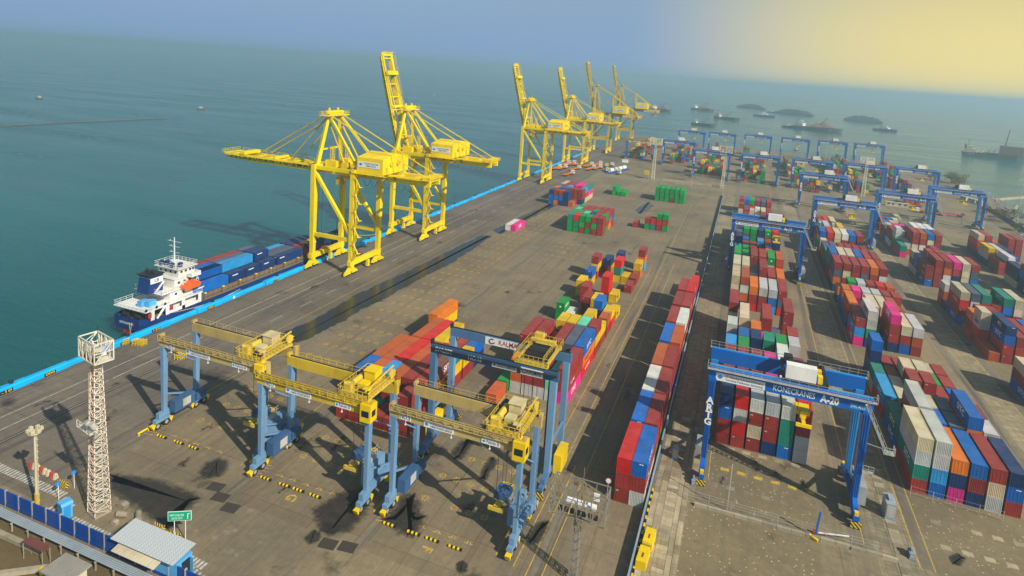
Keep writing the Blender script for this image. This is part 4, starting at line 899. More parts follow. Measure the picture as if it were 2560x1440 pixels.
def kalmar():
    x0, x1, y, S = -49.2, -26.6, -24.0, 22.6; h = S/2; D = 4.0; c = (x0+x1)/2; B = 'kalmar_blue'
    root = empty('yard_crane', (c, y, 0), 0, 'all-blue yard crane NO.18 with open yellow trolley, behind the cream-girdered cranes', 'crane', GR)
    for sx in (-1, 1):
        x = sx*h
        for sy in (-1, 1):
            m = MB(); m.beam((x,sy*D,2.8), (x,sy*D,19.4), 0.95, 1.0, 1.1, 1.15, (0,1,0)); m.build('leg', 'rtg_blue' if sy > 0 or sx > 0 else B, root)
            m = MB(); m.box(x-0.4,x+0.4,sy*6-1.5,sy*6+1.5,1.3,2.0); bg = m.build('bogie', B, root); wheelset(bg, x, (sy*6-0.95, sy*6+0.95), 'bright_yellow')
            m = MB(); m.box(x-0.75,x+0.75,sy*6+sy*2.0-0.1,sy*6+sy*2.0+0.1,0.25,1.3); m.build('bumper', 'hazard_stripe', bg)
        m = MB(); m.box(x-0.45,x+0.45,-6.6,6.6,2.0,2.9); m.build('sill_beam', B, root)
        m = MB(); m.beam((x+sx*0.2,-D,8),(x+sx*0.2,D,8),0.35); m.build('brace', 'rtg_blue', root)
        m = MB(); k = -1 if sx < 0 else 1; m.box(x-k*0.5 if k<0 else x+0.5, x+0.5-k*2.0+0 if k<0 else x+2.0,-1.5,2.8,2.2,5.2) if False else m.box(min(x+k*0.55,x+k*1.9),max(x+k*0.55,x+k*1.9),-2.2,2.4,1.6,5.0); m.build('power_unit', 'bright_yellow', root)
    m = MB()
    for t in range(4): m.tube((h-1.1,-3.2+0.3*t,6),(h-1.1,-3.2+0.3*t,18.5),0.09,5)
    m.build('cable_bundle', 'cable', root)
    for sy in (-1, 1):
        yy = sy*D; m = MB(); m.box(-h-0.6,h+0.8,yy-0.4,yy+0.4,19.4,21.0); g = m.build('girder', B if sy > 0 else 'rtg_dark_blue', root)
        m = MB(); m.box(-h-0.5,h+0.6,yy-0.12,yy+0.12,21.0,21.2); m.box(-h-0.5,h+0.6,yy+sy*0.45,yy+sy*0.95,20.4,20.5) if sy > 0 else m.box(-h-0.5,h+0.6,yy-0.95,yy-0.45,20.4,20.5); m.box(-h-0.7,-h-0.3,yy-0.4,yy+0.4,21.0,21.8); m.build('rail', 'black_steel', g)
        if sy > 0:
            m = MB(); m.box(-4.6,5.0,yy-0.46,yy-0.41,19.45,20.9); s = m.build('sign', 'sign_white', g); lettering('KALMAR', 'ink_red', s, (0.3,yy-0.475,20.2), 0.95, '-y', 0.02, width=4.4); lettering('E-ONE²', 'ink_black', s, (3.8,yy-0.475,20.1), 0.62, '-y', 0.005, width=2.0)
            m = MB(); pts = [(-3.2+0.55*math.cos(t), yy-0.475, 20.2+0.45*math.sin(t)) for t in [k*0.5 for k in range(2,13)]]; m.path(pts, 0.09, 5); m.build('emblem', 'ink_black', s)
        else:
            lettering('SWL35T', 'ink_white', g, (-h+2.0,yy-0.42,20.2), 0.85, '-y', 0.03, width=3.4); lettering('NO.18', 'ink_white', g, (-3.2,yy-0.42,20.1), 0.85, '-y', 0.03, width=2.6)
            sign_panel(g, (2.4,yy-0.47,20.0), 4.6, 0.9, ('PELINDO III SEMARANG',))
            m = MB(); m.box(5.4,9.4,yy-0.46,yy-0.41,19.45,20.7); s = m.build('sign', 'sign_white', g); lettering('KALMAR', 'ink_black', s, (7.8,yy-0.475,20.05), 0.75, '-y', 0.01, width=2.7)
            m = MB(); pts = [(6.0+0.34*math.cos(t), yy-0.475, 20.05+0.34*math.sin(t)) for t in [k*0.5 for k in range(2,13)]]; m.path(pts, 0.07, 5); m.build('emblem', 'ink_black', s)
    tx = h-4.2; m = MB()
    for sy in (-1, 1): m.box(tx-3.0,tx+3.0,sy*D-0.4,sy*D+0.4,21.25,21.8)
    m.box(tx-2.8,tx-2.45,-D,D,21.3,21.8); m.box(tx+2.45,tx+2.8,-D,D,21.3,21.8); m.cbox((tx,2.4,23.0),(4.6,0.7,0.5)); m.cbox((tx-1,3.2,23.6),(1.6,1.2,0.8))
    for e in (-2.4, 2.4): m.beam((tx+e,2.4,21.8),(tx+e,2.4,22.8),0.4)
    tr = m.build('trolley', 'trolley_yellow', root); m = MB()
    for a, b in (((tx-3.1,-D-0.5),(tx-3.1,D+0.5)),((tx-2.0,-D),(tx-2.0,D)),((tx+3.1,-D-0.5),(tx+3.1,D+0.5)),((tx+2.0,-D),(tx+2.0,D)),((tx-3.1,-D-0.6),(tx+3.1,-D-0.6)),((tx-3.1,D+0.6),(tx+3.1,D+0.6))): m.rail((*a,21.85),(*b,21.85),1.2,0.9,0.06,1)
    m.build('trolley_rail', 'trolley_yellow', tr)
    m = MB(); m.box(tx-2.3,tx+2.3,-4.2,4.2,21.35,21.75); m.box(tx-1.6,tx+1.6,-2.4,1.8,21.75,22.3); m.tube((tx-1.5,-0.5,22.3),(tx+1.5,-0.5,22.3),0.6,12); m.build('drum', 'black_steel', tr)
    m = MB(); zb = 9.0
    for a in (-0.8, 0.8):
        for b in (-1.4, 1.4): m.tube((tx-1+a,b,zb+1),(tx-1+a,b,21.5),0.04,4)
    m.build('hoist_rope', 'cable', root)
    m = MB(); m.box(tx-1.6,tx-0.4,-3.2,3.2,zb,zb+0.5); m.box(tx-2.2,tx+0.2,-1.5,1.5,zb+0.5,zb+1.5)
    for e in (-3.2, 3.2): m.cbox((tx-1,e,zb+0.1),(2.5,0.4,0.7))
    m.build('spreader', 'rtg_yellow', root)
kalmar()

# blue stacking cranes of the east blocks
def artg(label, group, num):
    root = empty('stacking_crane', (0,0,0), 0, label, 'crane', group); h = 12.3; D = 4.0; B = 'artg_blue'
    for sx in (-1, 1):
        x = sx*h
        for sy in (-1, 1):
            m = MB(); m.beam((x,sy*(D+0.1),2.6), (x,sy*D,18.8), 0.85, 1.1, 1.3, 1.7, (0,1,0))
            for k in (-1, 0, 1): m.beam((x+k*0.28,sy*(D+0.1)-0.62,3.4), (x+k*0.38,sy*D-0.9,18.3), 0.12, 0.14, 0.16, 0.16, (0,1,0))
            lg = m.build('leg', B if sy < 0 else 'artg_light', root)
            m = MB(); m.box(x-0.45,x+0.45,sy*6.3-1.6,sy*6.3+1.6,1.2,2.0); m.prism([(sy*6.3-0.8,2.0),(sy*6.3+0.8,2.0),(sy*(D+0.3)+0.5,3.4),(sy*(D+0.3)-0.5,3.4)], 0, x-0.38, x+0.38); bg = m.build('bogie', B, root)
            wheelset(bg, x, (sy*6.3-0.95, sy*6.3+0.95), 'bright_yellow')
            m = MB(); m.box(x-0.8,x+0.8,sy*8.2-0.12,sy*8.2+0.12,0.2,1.1); m.build('bumper', 'hazard_stripe', bg)
            m = MB(); m.box(x-0.3,x+0.3,sy*7.4-0.35,sy*7.4+0.35,1.2,2.6); m.build('cable_guide', 'bright_yellow', bg)
            if sx < 0 and sy < 0:
                for k, ch in enumerate('ARTG'): lettering(ch, 'ink_white', lg, (x,sy*D-1.0,14.6-k*1.35), 1.25, '-y', 0.05)
        m = MB(); m.box(x-0.4,x+0.4,-6.6,6.6,1.9,2.7); m.build('sill_beam', B, root)
        m = MB(); m.beam((x,-D,6.0),(x,D,3.2),0.4); m.build('brace', 'artg_light', root)
    m = MB(); m.box(h+0.5,h+2.0,-3.2,2.8,1.4,4.6); m.build('electric_house', 'grey_steel', root)
    m = MB(); m.box(-h-1.6,-h-0.6,-2.2,1.8,1.4,4.0); m.build('cable_reel', 'grey_steel', root)
    for sy in (-1, 1):
        yy = sy*D; m = MB(); m.box(-h-0.75,h+0.8,yy-0.5,yy+0.5,18.35,20.9); g = m.build('girder', B, root)
        m = MB(); m.box(-h-0.7,h+0.75,yy-0.28,yy+0.28,20.9,21.0); m.build('rail', 'artg_light', g)
        m = MB(); yo = yy+sy*1.25; m.box(-h-1.0,h+1.2,min(yo,yy+sy*0.52),max(yo,yy+sy*0.52),20.5,20.6); m.rail((-h-1.0,yo,20.6),(h+1.2,yo,20.6),1.1,1.5,0.05)
        for e in (-h-1.0, h+1.2): m.rail((e,yo,20.6),(e,yy,20.6),1.2,1.2,0.06)
        m.build('walkway', 'galvanised', root)
        if sy < 0:
            sign_panel(g, (-h+4.6,yy-0.55,19.2), 8.2, 1.45, ('PT. Pelabuhan Indonesia III (Persero)', 'Terminal Petikemas Semarang'))
            lettering('KONECRANES', 'ink_white', g, (1.0,yy-0.52,19.3), 1.05, '-y', 0.01, width=6.6); lettering(num, 'ink_white', g, (6.6,yy-0.52,19.2), 1.25, '-y', 0.06, width=2.9)
            m = MB(); m.box(9.6,12.2,yy-0.53,yy-0.505,18.7,19.6); p = m.build('plate', 'artg_light', g); lettering('SWL 40 LT', 'ink_white', p, (10.9,yy-0.545,19.15), 0.5, '-y', 0.01, width=2.2)
    tx = 1.6; m = MB()
    for sy in (-1, 1): m.box(tx-2.6,tx+4.6,sy*D-0.35,sy*D+0.35,21.05,21.5)
    for e in (-2.4, 1.0, 4.4): m.box(tx+e-0.25,tx+e+0.25,-D,D,21.1,21.6)
    tr = m.build('trolley', 'black_steel', root)
    m = MB(); m.box(tx-2.2,tx+2.6,-4.6,-2.9,21.6,24.0); m.build('machinery_house', 'white_paint', tr)
    m = MB(); m.tube((tx-1.6,0.4,22.4),(tx+0.8,0.4,22.4),0.7,12); m.tube((tx+1.6,1.4,22.4),(tx+3.4,1.4,22.4),0.7,12); m.box(tx-2.2,tx-0.8,1.4,3.2,21.6,23.0); m.build('drum', 'black_steel', tr)
    m = MB(); m.box(tx-0.9,tx+1.2,-1.8,-0.6,21.6,22.5); m.box(tx+1.8,tx+3.8,-0.8,0.4,21.6,22.3); m.box(tx+2.9,tx+3.6,-4.2,-3.2,21.2,22.8); m.build('hoist_frame', 'bright_yellow', tr)
    m = MB(); zb = 13.6; sx = tx+1.6
    for a in (-0.9, 0.9):
        for b in (-1.5, 1.5): m.tube((sx+a,b,zb+1.2),(sx+a*1.4,b*1.4,21.2),0.04,4)
    m.build('hoist_rope', 'cable', root)
    m = MB(); m.box(sx-0.3,sx+0.3,-4.4,3.2,zb,zb+0.5); m.box(sx-1.1,sx+1.1,-1.5,1.5,zb+0.5,zb+1.3); m.box(sx-0.5,sx+0.5,-2.4,-1.4,zb+0.4,zb+1.6)
    for e in (-4.4, 3.2): m.beam((sx-1.25,e,zb+0.1),(sx+1.25,e,zb+0.1),0.4,0.55)
    m.build('spreader', 'bright_yellow', root)
    m = MB()                                                        # stair at the right-hand end
    for a in (0, 0.9): m.beam((h-0.6,-D-1.9-0*a,20.6),(h+3.0,-D-2.2,13.4),0.12,0.3) if a == 0 else m.beam((h-0.6,-D-2.8,20.6),(h+3.0,-D-2.9,13.4),0.12,0.3)
    for k in range(14): t = k/13; m.box(h-0.6+3.6*t-0.15,h-0.6+3.6*t+0.15,-D-2.8,-D-1.95,20.5-7.2*t,20.56-7.2*t)
    m.rail((h-0.6,-D-2.9,20.6),(h+3.0,-D-2.9,13.4),1.1,1.3,0.07); m.box(h+2.6,h+4.2,-D-3.0,-D-1.6,13.3,13.42); m.rail((h+4.2,-D-3.0,13.4),(h+4.2,-D-1.6,13.4),1.1,0.8,0.07); m.rail((h+2.6,-D-3.0,13.4),(h+4.2,-D-3.0,13.4),1.1,0.8,0.07); m.beam((h+0.5,-D-0.6,13.3),(h+4.0,-D-1.6,13.3),0.12); m.box(h+0.4,h+2.0,-D-1.3,-D-0.7,8.5,8.6); m.rail((h+0.4,-D-1.3,8.6),(h+2.0,-D-1.3,8.6),1.1,0.8,0.07)
    m.build('stair', 'galvanised', root)
    return root
GB = 'blue gantry cranes over the container blocks'
a20 = artg('big blue gantry crane lettered A-20 in the right foreground', GB, 'A-20'); a20.location = (10.6, -7.6, 0)
def more_artg(x, y, num, label, tx=None, far=False):
    c = copy_tree(a20, skip=('stair', 'bumper', 'cable_guide', 'plate') if far else ()); c.location = (x, y, 0); c['label'] = label
    for ch in c.children:
        if ch.name.startswith('girder'):
            for g in ch.children:
                if g.name.startswith('lettering') and g.data == text_mesh('A-20', 'ink_white', 0.06, 1.0):
                    g.data = text_mesh(num, 'ink_white', 0.06, 1.0)
    return c
for x, y, num, lab, far in (
 (11.0,128.5,'A-19','blue gantry crane lettered A-19, straight behind A-20',False), (45.6,199,'A-18','blue gantry crane lettered A-18 over the second block',False), (79.8,246,'A-13','blue gantry crane over the third block, lettered A-13, its left legs hidden',False),
 (113.0,288,'A-12','blue gantry crane lettered A-12, rightmost, beside the shore trees',False), (45.9,290,'A-17','blue gantry crane lettered A-17, next behind A-18',False),
 (-51.0,414,'A-16','blue gantry crane over the westmost far block, right of the quay cranes',True), (-22.0,364,'A-15','blue gantry crane just left of a lattice mast, over green and maroon boxes',True), (11.4,364,'A-14','blue gantry crane over the far block beyond A-19',True), (46.0,368,'A-11','blue gantry crane next behind A-17',True),
 (80.2,373,'A-10','blue gantry crane behind the tall lattice mast on the right',True), (113.0,380,'A-9','blue gantry crane before the round shore trees, behind A-12',True)):
    more_artg(x, y, num, lab, far=far)
for k, (x, y) in enumerate(((-51,535),(-22,545),(11.8,560),(46.6,562),(81,570),(114,575))):
    more_artg(x, y, 'A-%d' % (k+1), f'blue gantry crane against the water, {ORD[k]} from left in the farthest row', far=True)
# the cream-girdered crane at the far left yard
f = rtg('far yard crane with dull cream girder left of the blue gantry cranes', -96, -72.5, 424, GR, leg='artg_blue', num='NO.2')
# ------------------------------------------------------------------ quay barrier, bollards and fence
qb = empty('quay_barrier', (QX, -70, 0), 0, 'bright blue barrier wall running along the quay edge beside the sea', 'barrier')
secs = [MB().prism([(-1.15,-1.4),(0.02+d,-1.4),(0.02+d,h-0.25),(-0.2+d,h),(-0.95,h),(-1.15,h-0.2)], 1, 0.0, 8.55).mesh('barrier_section', 'quay_blue') for d, h in ((0.25,1.15),(0.0,0.95),(0.4,1.25))]
k = 0; y = 0
while y < 515:
    s = link_mesh('barrier_section', secs[k % 3], qb, (-0.02, y, 0)); e = (0.25, 0.0, 0.4)[k % 3]+0.035
    if k % 3 == 2 or k in (3, 6):
        m = MB(); m.box(e-0.02, e+0.015, 3.2, 5.6, 0.02, 0.72); p = m.build('number_plate', 'ink_black', s); lettering({2:'-10',3:'000',6:'120'}.get(k, '%03d' % (k*10)), 'ink_yellow', p, (e+0.03, 4.4, 0.37), 0.55, '+x', 0.02, width=1.9)
    if k % 5 == 4:
        m = MB(); m.tube((e-0.02,4.3,0.4),(e+0.02,4.3,0.4),0.42,14); m.build('roundel', 'white_paint', s)
    if k == 4:
        m = MB(); m.poly([(e+0.03,3.6,0.1),(e+0.03,4.6,0.1),(e+0.03,4.1,0.75)]); m.box(e-0.03,e+0.015,3.4,4.8,0.0,0.85); m.build('warning_sign', 'bright_yellow', s)
    y += 8.6; k += 1
for k in range(22):
    yb = -47+k*25.8; b = MB(); b.tube((0,0,0),(0,0,0.55),0.34,12,0.28); b.tube((0,0,0.55),(0,0,0.85),0.5,12,0.42); b.tube((-0.6,0,0.6),(0.6,0,0.6),0.16,8)
    o = b.build('mooring_bollard', 'black_steel', None, (QX-0.55, yb, 1.0)); tag(o, f'black mooring bollard on the blue quay barrier, {ORD[k]} from the near end' if k < 24 else '', 'bollard', 'mooring bollards on the quay edge')
bf = empty('boundary_fence', (-9.65, -62, 0), 0, 'long low blue fence on a concrete plinth beside the slab lane', 'fence')
pan = MB(); pan.box(-0.13,0.13,0.03,3.13,0.0,0.32); pan.box(-0.07,0.07,0.05,3.1,0.32,1.45)
for i in range(12): pan.box(-0.1,-0.07,0.1+i*0.25,0.2+i*0.25,0.35,1.4)
pan.box(-0.12,0.12,0.02,3.14,1.45,1.53); pan = pan.mesh('fence_panel', 'rtg_dark_blue')
pan2 = MB().box(-0.13,0.16,0.03,3.13,1.53,1.62).mesh('coping', 'pipe_grey')
for i in range(112): link_mesh('fence_panel', pan, bf, (0, i*3.165, 0)); link_mesh('coping', pan2, bf, (0, i*3.165, 0))
cur = MB().box(0,0.28,0,0.9,0,0.3).mesh('kerb_stone', 'bright_yellow'); cub = MB().box(0,0.28,0,0.9,0,0.3).mesh('kerb_stone', 'ink_black')
for i in range(24): link_mesh('kerb_stone', cur if i % 2 else cub, bf, (0.2, 19+i*0.94, 0))

# ------------------------------------------------------------------ the moored ship
ship = empty('cargo_ship', (-142.5, 1.0, -2.7), 0, 'navy and white container ship moored alongside the quay', 'ship')
def hull():
    st = [(-16.0,0.74,0.62,4.9,1.6),(-14,0.92,0.80,4.6,0.6),(-6,1.0,0.95,4.2,-1.2),(4,1.0,1.0,4.0,-1.8),(30,1.0,1.0,4.0,-1.8),(52,1.0,0.98,4.1,-1.8),(62,0.93,0.78,4.9,-1.8),(68,0.72,0.45,6.6,-1.6),(73,0.38,0.16,7.6,-1.2),(76.5,0.03,0.02,8.0,0.4)]
    V, F = [], []; H = 6.6
    for y, wt, wb, zt, zb in st: V += [(-H*wt,y,zt),(-H*wt,y,zb+(zt-zb)*0.55),(-H*wb,y,zb),(H*wb,y,zb),(H*wt,y,zb+(zt-zb)*0.55),(H*wt,y,zt)]
    n = len(st)
    for i in range(n-1):
        for j in range(5): a = i*6+j; F.append((a, a+1, a+7, a+6))
    F.append(tuple(range(5, -1, -1))); m = MB(); m._add(V, [f[::-1] for f in F]); m.build('hull', 'hull_navy', ship)
    m = MB(); zd = 3.7
    m._add([(-H*wt*0.985, y, min(zt-0.35, 6.2)-0.1 if y > 60 else zd) for y, wt, wb, zt, zb in st]+[(H*wt*0.985, y, min(zt-0.35, 6.2)-0.1 if y > 60 else zd) for y, wt, wb, zt, zb in st], [(i, n+i, n+i+1, i+1) for i in range(n-1)])
    m.build('deck', 'deck_brown', ship)
    m = MB(); m.cbox((0,-14.6,0.5),(0.7,2.4,2.2)); m.cbox((0,-15.6,0.9),(2.6,0.8,0.9)); m.build('rudder', 'hull_red', ship)
hull(); ship.scale = (0.87, 1, 1)
lettering('LINTAS BAHARI', 'ink_white', ship, (0,-16.08,3.3), 0.6, '-y', 0.02, width=5.4)
m = MB()                                                            # white after-house with openings
for s in (-1, 1):
    x = s*6.35
    for y0, y1 in ((-13.6,-12.6),(-9.2,-8.2),(-4.2,-3.2),(1.2,2.2)): m.box(x-0.12,x+0.12,y0,y1,4.1,6.6)
    m.box(x-0.12,x+0.12,-8.2,-3.2,4.1,5.0); m.box(x-0.12,x+0.12,-3.2,1.2,4.1,4.9); m.beam((x,-11.8,4.1),(x,-9.4,6.6),0.24,0.5)
m.box(-6.5,6.5,-15.2,2.6,6.6,6.85); m.box(-4.6,4.6,-7.5,2.0,4.0,6.6); m.build('poop_house', 'white_paint', ship)
m = MB(); m.box(-5.0,5.0,-6.8,1.8,6.85,9.4); m.box(-5.6,5.6,-9.8,2.0,9.4,9.58); m.box(-4.4,4.4,-5.0,1.6,9.58,12.0); m.box(-4.6,4.6,-5.2,1.8,12.0,12.15); m.box(-4.2,4.2,-3.6,1.7,12.15,14.5); m.box(-6.6,6.6,-1.2,2.0,11.95,12.15); m.box(-6.6,-6.5,-1.2,2.0,12.15,13.1); m.box(6.5,6.6,-1.2,2.0,12.15,13.1); m.box(-6.6,6.6,1.9,2.0,12.15,13.1); m.box(-4.9,4.9,-4.4,2.3,14.5,14.68)
hs = m.build('superstructure', 'white_paint', ship)
wm = MB().box(-0.02,0.02,-0.35,0.35,-0.3,0.3).mesh('window', 'glass_dark')
for x in (5.01,):
    for y in (-5,-2.5,0): link_mesh('window', wm, hs, (x,y,8.3))
for y in (-3.6,-1.8,0): link_mesh('window', wm, hs, (4.41,y,10.9))
for y in (-2.6,-1.2,0.2,1.2): link_mesh('window', wm, hs, (4.21,y,13.6))
for x in (-3,-1,1,3): link_mesh('window', wm, hs, (x,-3.61,13.5), (0,0,R_(90)))
m = MB()
for z, x, y0, y1 in ((6.85,6.4,-15.1,2.5),(9.58,5.5,-9.7,2.0),(14.68,4.8,-4.3,2.2)):
    for s in (-1, 1): m.rail((s*x,y0,z),(s*x,y1,z),1.05,1.7,0.07)
    m.rail((-x,y0,z),(x,y0,z),1.05,1.7,0.07)
m.rail((-4.8,2.2,14.68),(4.8,2.2,14.68),1.05,1.7,0.07); m.beam((2.6,-9.6,9.6),(2.6,-6.9,12.1),0.7,0.12); m.beam((2.2,-14,4),(2.2,-11.4,6.8),0.7,0.12); m.build('hand_rail', 'white_paint', ship)
m = MB(); m.prism([(-11.4,9.58),(-7.0,9.58),(-6.9,14.2),(-10.6,14.2)], 0, -2.3, 2.3); fn = m.build('funnel', 'hull_navy', ship)
m = MB(); m.box(-2.36,2.36,-10.72,-7.0,12.1,13.6); m.build('funnel_band', 'sign_white', fn); m = MB(); m.box(-2.6,2.6,-11.2,-6.7,14.2,14.5); m.tube((-1,-9,14.5),(-1,-9.4,15.4),0.4,10); m.tube((1,-9,14.5),(1,-9.4,15.4),0.4,10); m.build('funnel_cap', 'black_steel', fn)
lettering('LB', 'ink_navy', fn, (2.38,-8.9,12.85), 0.9, '+x', 0.02)
m = MB(); m.tube((0,-1.6,14.6),(0,-1.6,22.4),0.3,8,0.12)
for z, w in ((16.4,1.6),(18.2,2.0),(19.8,2.2),(21.2,2.8)): m.beam((-w,-1.6,z),(w,-1.6,z),0.1); m.beam((-w*0.6,-1.6,z),(-w*0.6,-1.6,z+0.4),0.12)
m.build('mast', 'white_paint', ship)
m = MB()
for x, y in ((-3,-3.4),(-1.5,-2.8),(1.6,-3.6),(3.2,-2.2)): m.box(x-0.5,x+0.5,y-0.5,y+0.5,14.7,15.9)
m.build('vent_box', 'hull_navy', ship)
m = MB(); pts = [(-2.9,0.3),(-2.2,0.9),(2.2,0.9),(3.0,0.3),(2.4,-0.7),(-2.2,-0.7)]; m.prism(pts, 0, -0.85, 0.85); m.box(-0.6,0.6,-1.6,1.0,0.9,1.5); lb = m.build('lifeboat', 'orange_boat', ship, (6.1,-1.2,9.6))
m = MB()
for y in (-2.2, 2.0): m.beam((-1.6,y,-2.6),(0.2,y,1.9),0.25); m.beam((0.2,y,1.9),(0.9,y,1.6),0.2)
m.build('davit', 'white_paint', lb)
for k, (x, y) in enumerate(((3.6,-11.6),(1.6,-12.4))):
    m = MB(); m.box(x-0.8,x+0.8,y-1.1,y+1.1,6.9,8.4); m.build('deck_locker', 'cabin_blue', ship)
for y in (-14.0,-7.6): m = MB(); m.box(6.5,6.56,y-0.5,y+0.5,5.0,6.2); m.build('fire_box', 'ink_red', ship)
m = MB()
for y in (-15.0,-12.0,-9.5): 
    for t in (0, 0.7): m.tube((6.46,y,7.3),(6.58,y,7.3),0.35,10)
m.build('lifebuoy', 'orange_boat', ship)
m = MB()
for x in (-2.4,2.6): m.tube((x-1.1,-14.2,4.8),(x+1.1,-14.2,4.8),0.75,12); m.box(x-1.4,x+1.4,-14.9,-13.6,3.7,4.2)
m.tube((4.6,-13.6,4.9),(5.4,-13.6,4.9),0.5,10); m.build('winch', 'black_steel', ship)
m = MB(); m.box(-5.2,5.2,3.4,60.5,3.7,5.75)
for s in (-1, 1):
    for k in range(31): y = 3.6+k*1.85; m.box(s*5.2 if s > 0 else -5.45, 5.45 if s > 0 else -5.2, y, y+0.22, 3.7, 5.6)
m.build('hatch_coaming', 'deck_brown', ship)
m = MB(); m.rail((6.35,3.4,3.9),(6.35,60,4.0),1.15,1.6,0.08); m.rail((-6.35,3.4,3.9),(-6.35,60,4.0),1.15,1.6,0.08); m.box(6.1,6.5,3,61,4.0,4.25)
m.build('bulwark_rail', 'deck_brown', ship)
for k, y in enumerate((4,10.5,17,23.5,30,36.5,43)): m = MB(); m.box(5.4,6.2,y-0.3,y+0.3,3.7,5.7); m.cur = 1; m.box(5.35,6.25,y-0.35,y+0.35,5.7,5.95); m.build('lashing_post', ['deck_brown','bright_yellow'], ship)
m = MB(); m.prism([(61.5,4.4),(70.5,5.4),(70.5,6.9),(61.5,6.3)], 0, -4.4, 4.4); m.tube((-1.2,66,7.2),(1.2,66,7.2),0.7,12); m.box(-3,-1.8,63,65,6.5,7.6); m.tube((0,71.5,6),(0,71.5,12.5),0.16,8,0.08); m.build('forecastle', 'black_steel', ship)
m = MB()
for y in (62,64.5,67,69.5): m.rail((-4.6,y,6.4),(4.6,y,6.4),1.2,1.5,0.08)
m.build('windlass_rail', 'white_paint', ship)
m = MB()
def sag(a, b, s, r=0.07):
    a, b = Vector(a), Vector(b); pts = [a.lerp(b, t/10)-Vector((0,0,s*4*(t/10)*(1-t/10))) for t in range(11)]; m.path(pts, r, 5)
sag((6.4,-8,4.3), (9.2,14,4.4), 1.0); sag((1.0,-16,3.6), (9.0,-21,4.3), 0.8); sag((2.0,-16,3.6), (9.0,-21.4,4.3), 0.6); sag((3.0,73,7.2), (9.2,88,4.4), 0.8)
m.build('mooring_rope', 'cream_paint', ship)

# ------------------------------------------------------------------ barges and boats
def vessel(name, label, cat, loc, rz, L, W, kind, sc=1.0):
    root = empty(name, (*loc, -3.2), R_(rz), label, cat, 'vessels anchored beyond the port'); h = L/2; w = W/2
    hullm = MB(); prof = [(-h,-w*0.9),(-h*0.94,-w),(h*0.72,-w),(h*0.92,-w*0.55),(h,-0.01),(h,0.01),(h*0.92,w*0.55),(h*0.72,w),(-h*0.94,w),(-h,w*0.9)]
    if kind == 'barge': prof = [(-h,-w),(h,-w),(h,w),(-h,w)]
    n = len(prof); zt = W*0.28; V = [(x*0.94,y*0.9,-0.8) for x, y in prof]+[(x,y,zt+(0.5*zt if (x > h*0.7 and kind != 'barge') else 0)) for x, y in prof]
    hullm._add(V, [tuple(range(n-1,-1,-1)), tuple(range(n,2*n))]+[(i,(i+1) % n,n+(i+1) % n,n+i) for i in range(n)])
    hullm.build('hull', 'hull_grey' if kind != 'tug' else 'hull_navy', root)
    if kind in ('barge', 'loaded'):
        m = MB(); pile = 'coal' if kind == 'barge' else 'wood_pile'; a0, a1 = (-h*0.92, h*0.92) if kind == 'barge' else (-h*0.42, h*0.82)
        N, M = 16, 6; V = []; rr = random.Random(int(L*7))
        for i in range(N+1):
            for j in range(M+1):
                t, s = i/N, j/M*2-1; z = zt+W*0.55*max(0, (1-abs(s)**1.4))*max(0, math.sin(math.pi*t))**0.6*rr.uniform(0.75,1.1); V.append((a0+(a1-a0)*t, s*w*0.9, z))
        m._add(V, [(i*(M+1)+j, (i+1)*(M+1)+j, (i+1)*(M+1)+j+1, i*(M+1)+j+1) for i in range(N) for j in range(M)]); m.build('cargo_heap', pile, root)
    if kind == 'platform':
        m = MB()
        for q in (-0.4,0,0.4): m.tube((q*L,0,zt),(q*L,0,zt+W*0.8),0.05,5)
        m.beam((-0.45*L,0,zt+W*0.7),(0.45*L,0,zt+W*0.7),0.1); m.box(-0.2*L,0.2*L,-0.3*W,0.3*W,zt,zt+W*0.45); m.build('fishing_frame', 'cream_paint', root)
    elif kind != 'barge':
        x0 = -h*0.8 if kind != 'tug' else -h*0.15; hw = w*0.75; hl = h*0.22 if kind != 'tug' else h*0.45; m = MB()
        m.box(x0-hl*0.6,x0+hl,-hw,hw,zt,zt+W*0.28); m.box(x0-hl*0.2,x0+hl*0.7,-hw*0.8,hw*0.8,zt+W*0.28,zt+W*0.5); m.build('wheelhouse', 'white_paint' if kind in ('tug','loaded') else 'cream_paint', root)
        m = MB(); m.box(x0+hl*0.7,x0+hl*0.72,-hw*0.7,hw*0.7,zt+W*0.33,zt+W*0.45); m.build('window', 'glass_dark', root)
        m = MB(); m.tube((x0,0,zt+W*0.5),(x0,0,zt+W*1.0),0.02*W,6); m.build('mast', 'rust', root)
        m = MB(); m.tube((x0-hl*0.4,0,zt+W*0.28),(x0-hl*0.4,0,zt+W*0.62),0.06*W,8); m.build('funnel', 'rust', root)
    if kind in ('derrick', 'loaded'):
        m = MB(); m.beam((-h*0.1,0,zt),(h*0.35,0,zt+W*0.95),0.05*W); m.tube((-h*0.1,0,zt),(-h*0.1,0,zt+W*0.6),0.03*W,6); m.tube((-h*0.1,0,zt+W*0.6),(h*0.35,0,zt+W*0.95),0.01*W,4); m.build('derrick', 'rust', root)
    if kind == 'dredger':
        m = MB(); m.box(h*0.15,h*0.85,-w*0.9,w*0.9,zt,zt+W*0.75); m.build('deck_house', 'deck_brown', root)
        m = MB(); m.beam((h*0.3,0,zt+W*0.75),(h*0.36,0,zt+W*2.0),0.08*W,0.08*W,0.04*W,0.04*W); m.build('spud', 'rust', root)
        m = MB()
        for k in range(5): m.beam((-h*0.7+k*h*0.16,-w*0.6,zt),(-h*0.6+k*h*0.16,w*0.5,zt+W*0.35),0.04*W)
        m.build('boom', 'rtg_yellow', root)
    return root
vessel('loaded_barge','loaded barge lying just beyond the farthest quay crane','barge',(-185,1345),-30,58,16,'loaded')
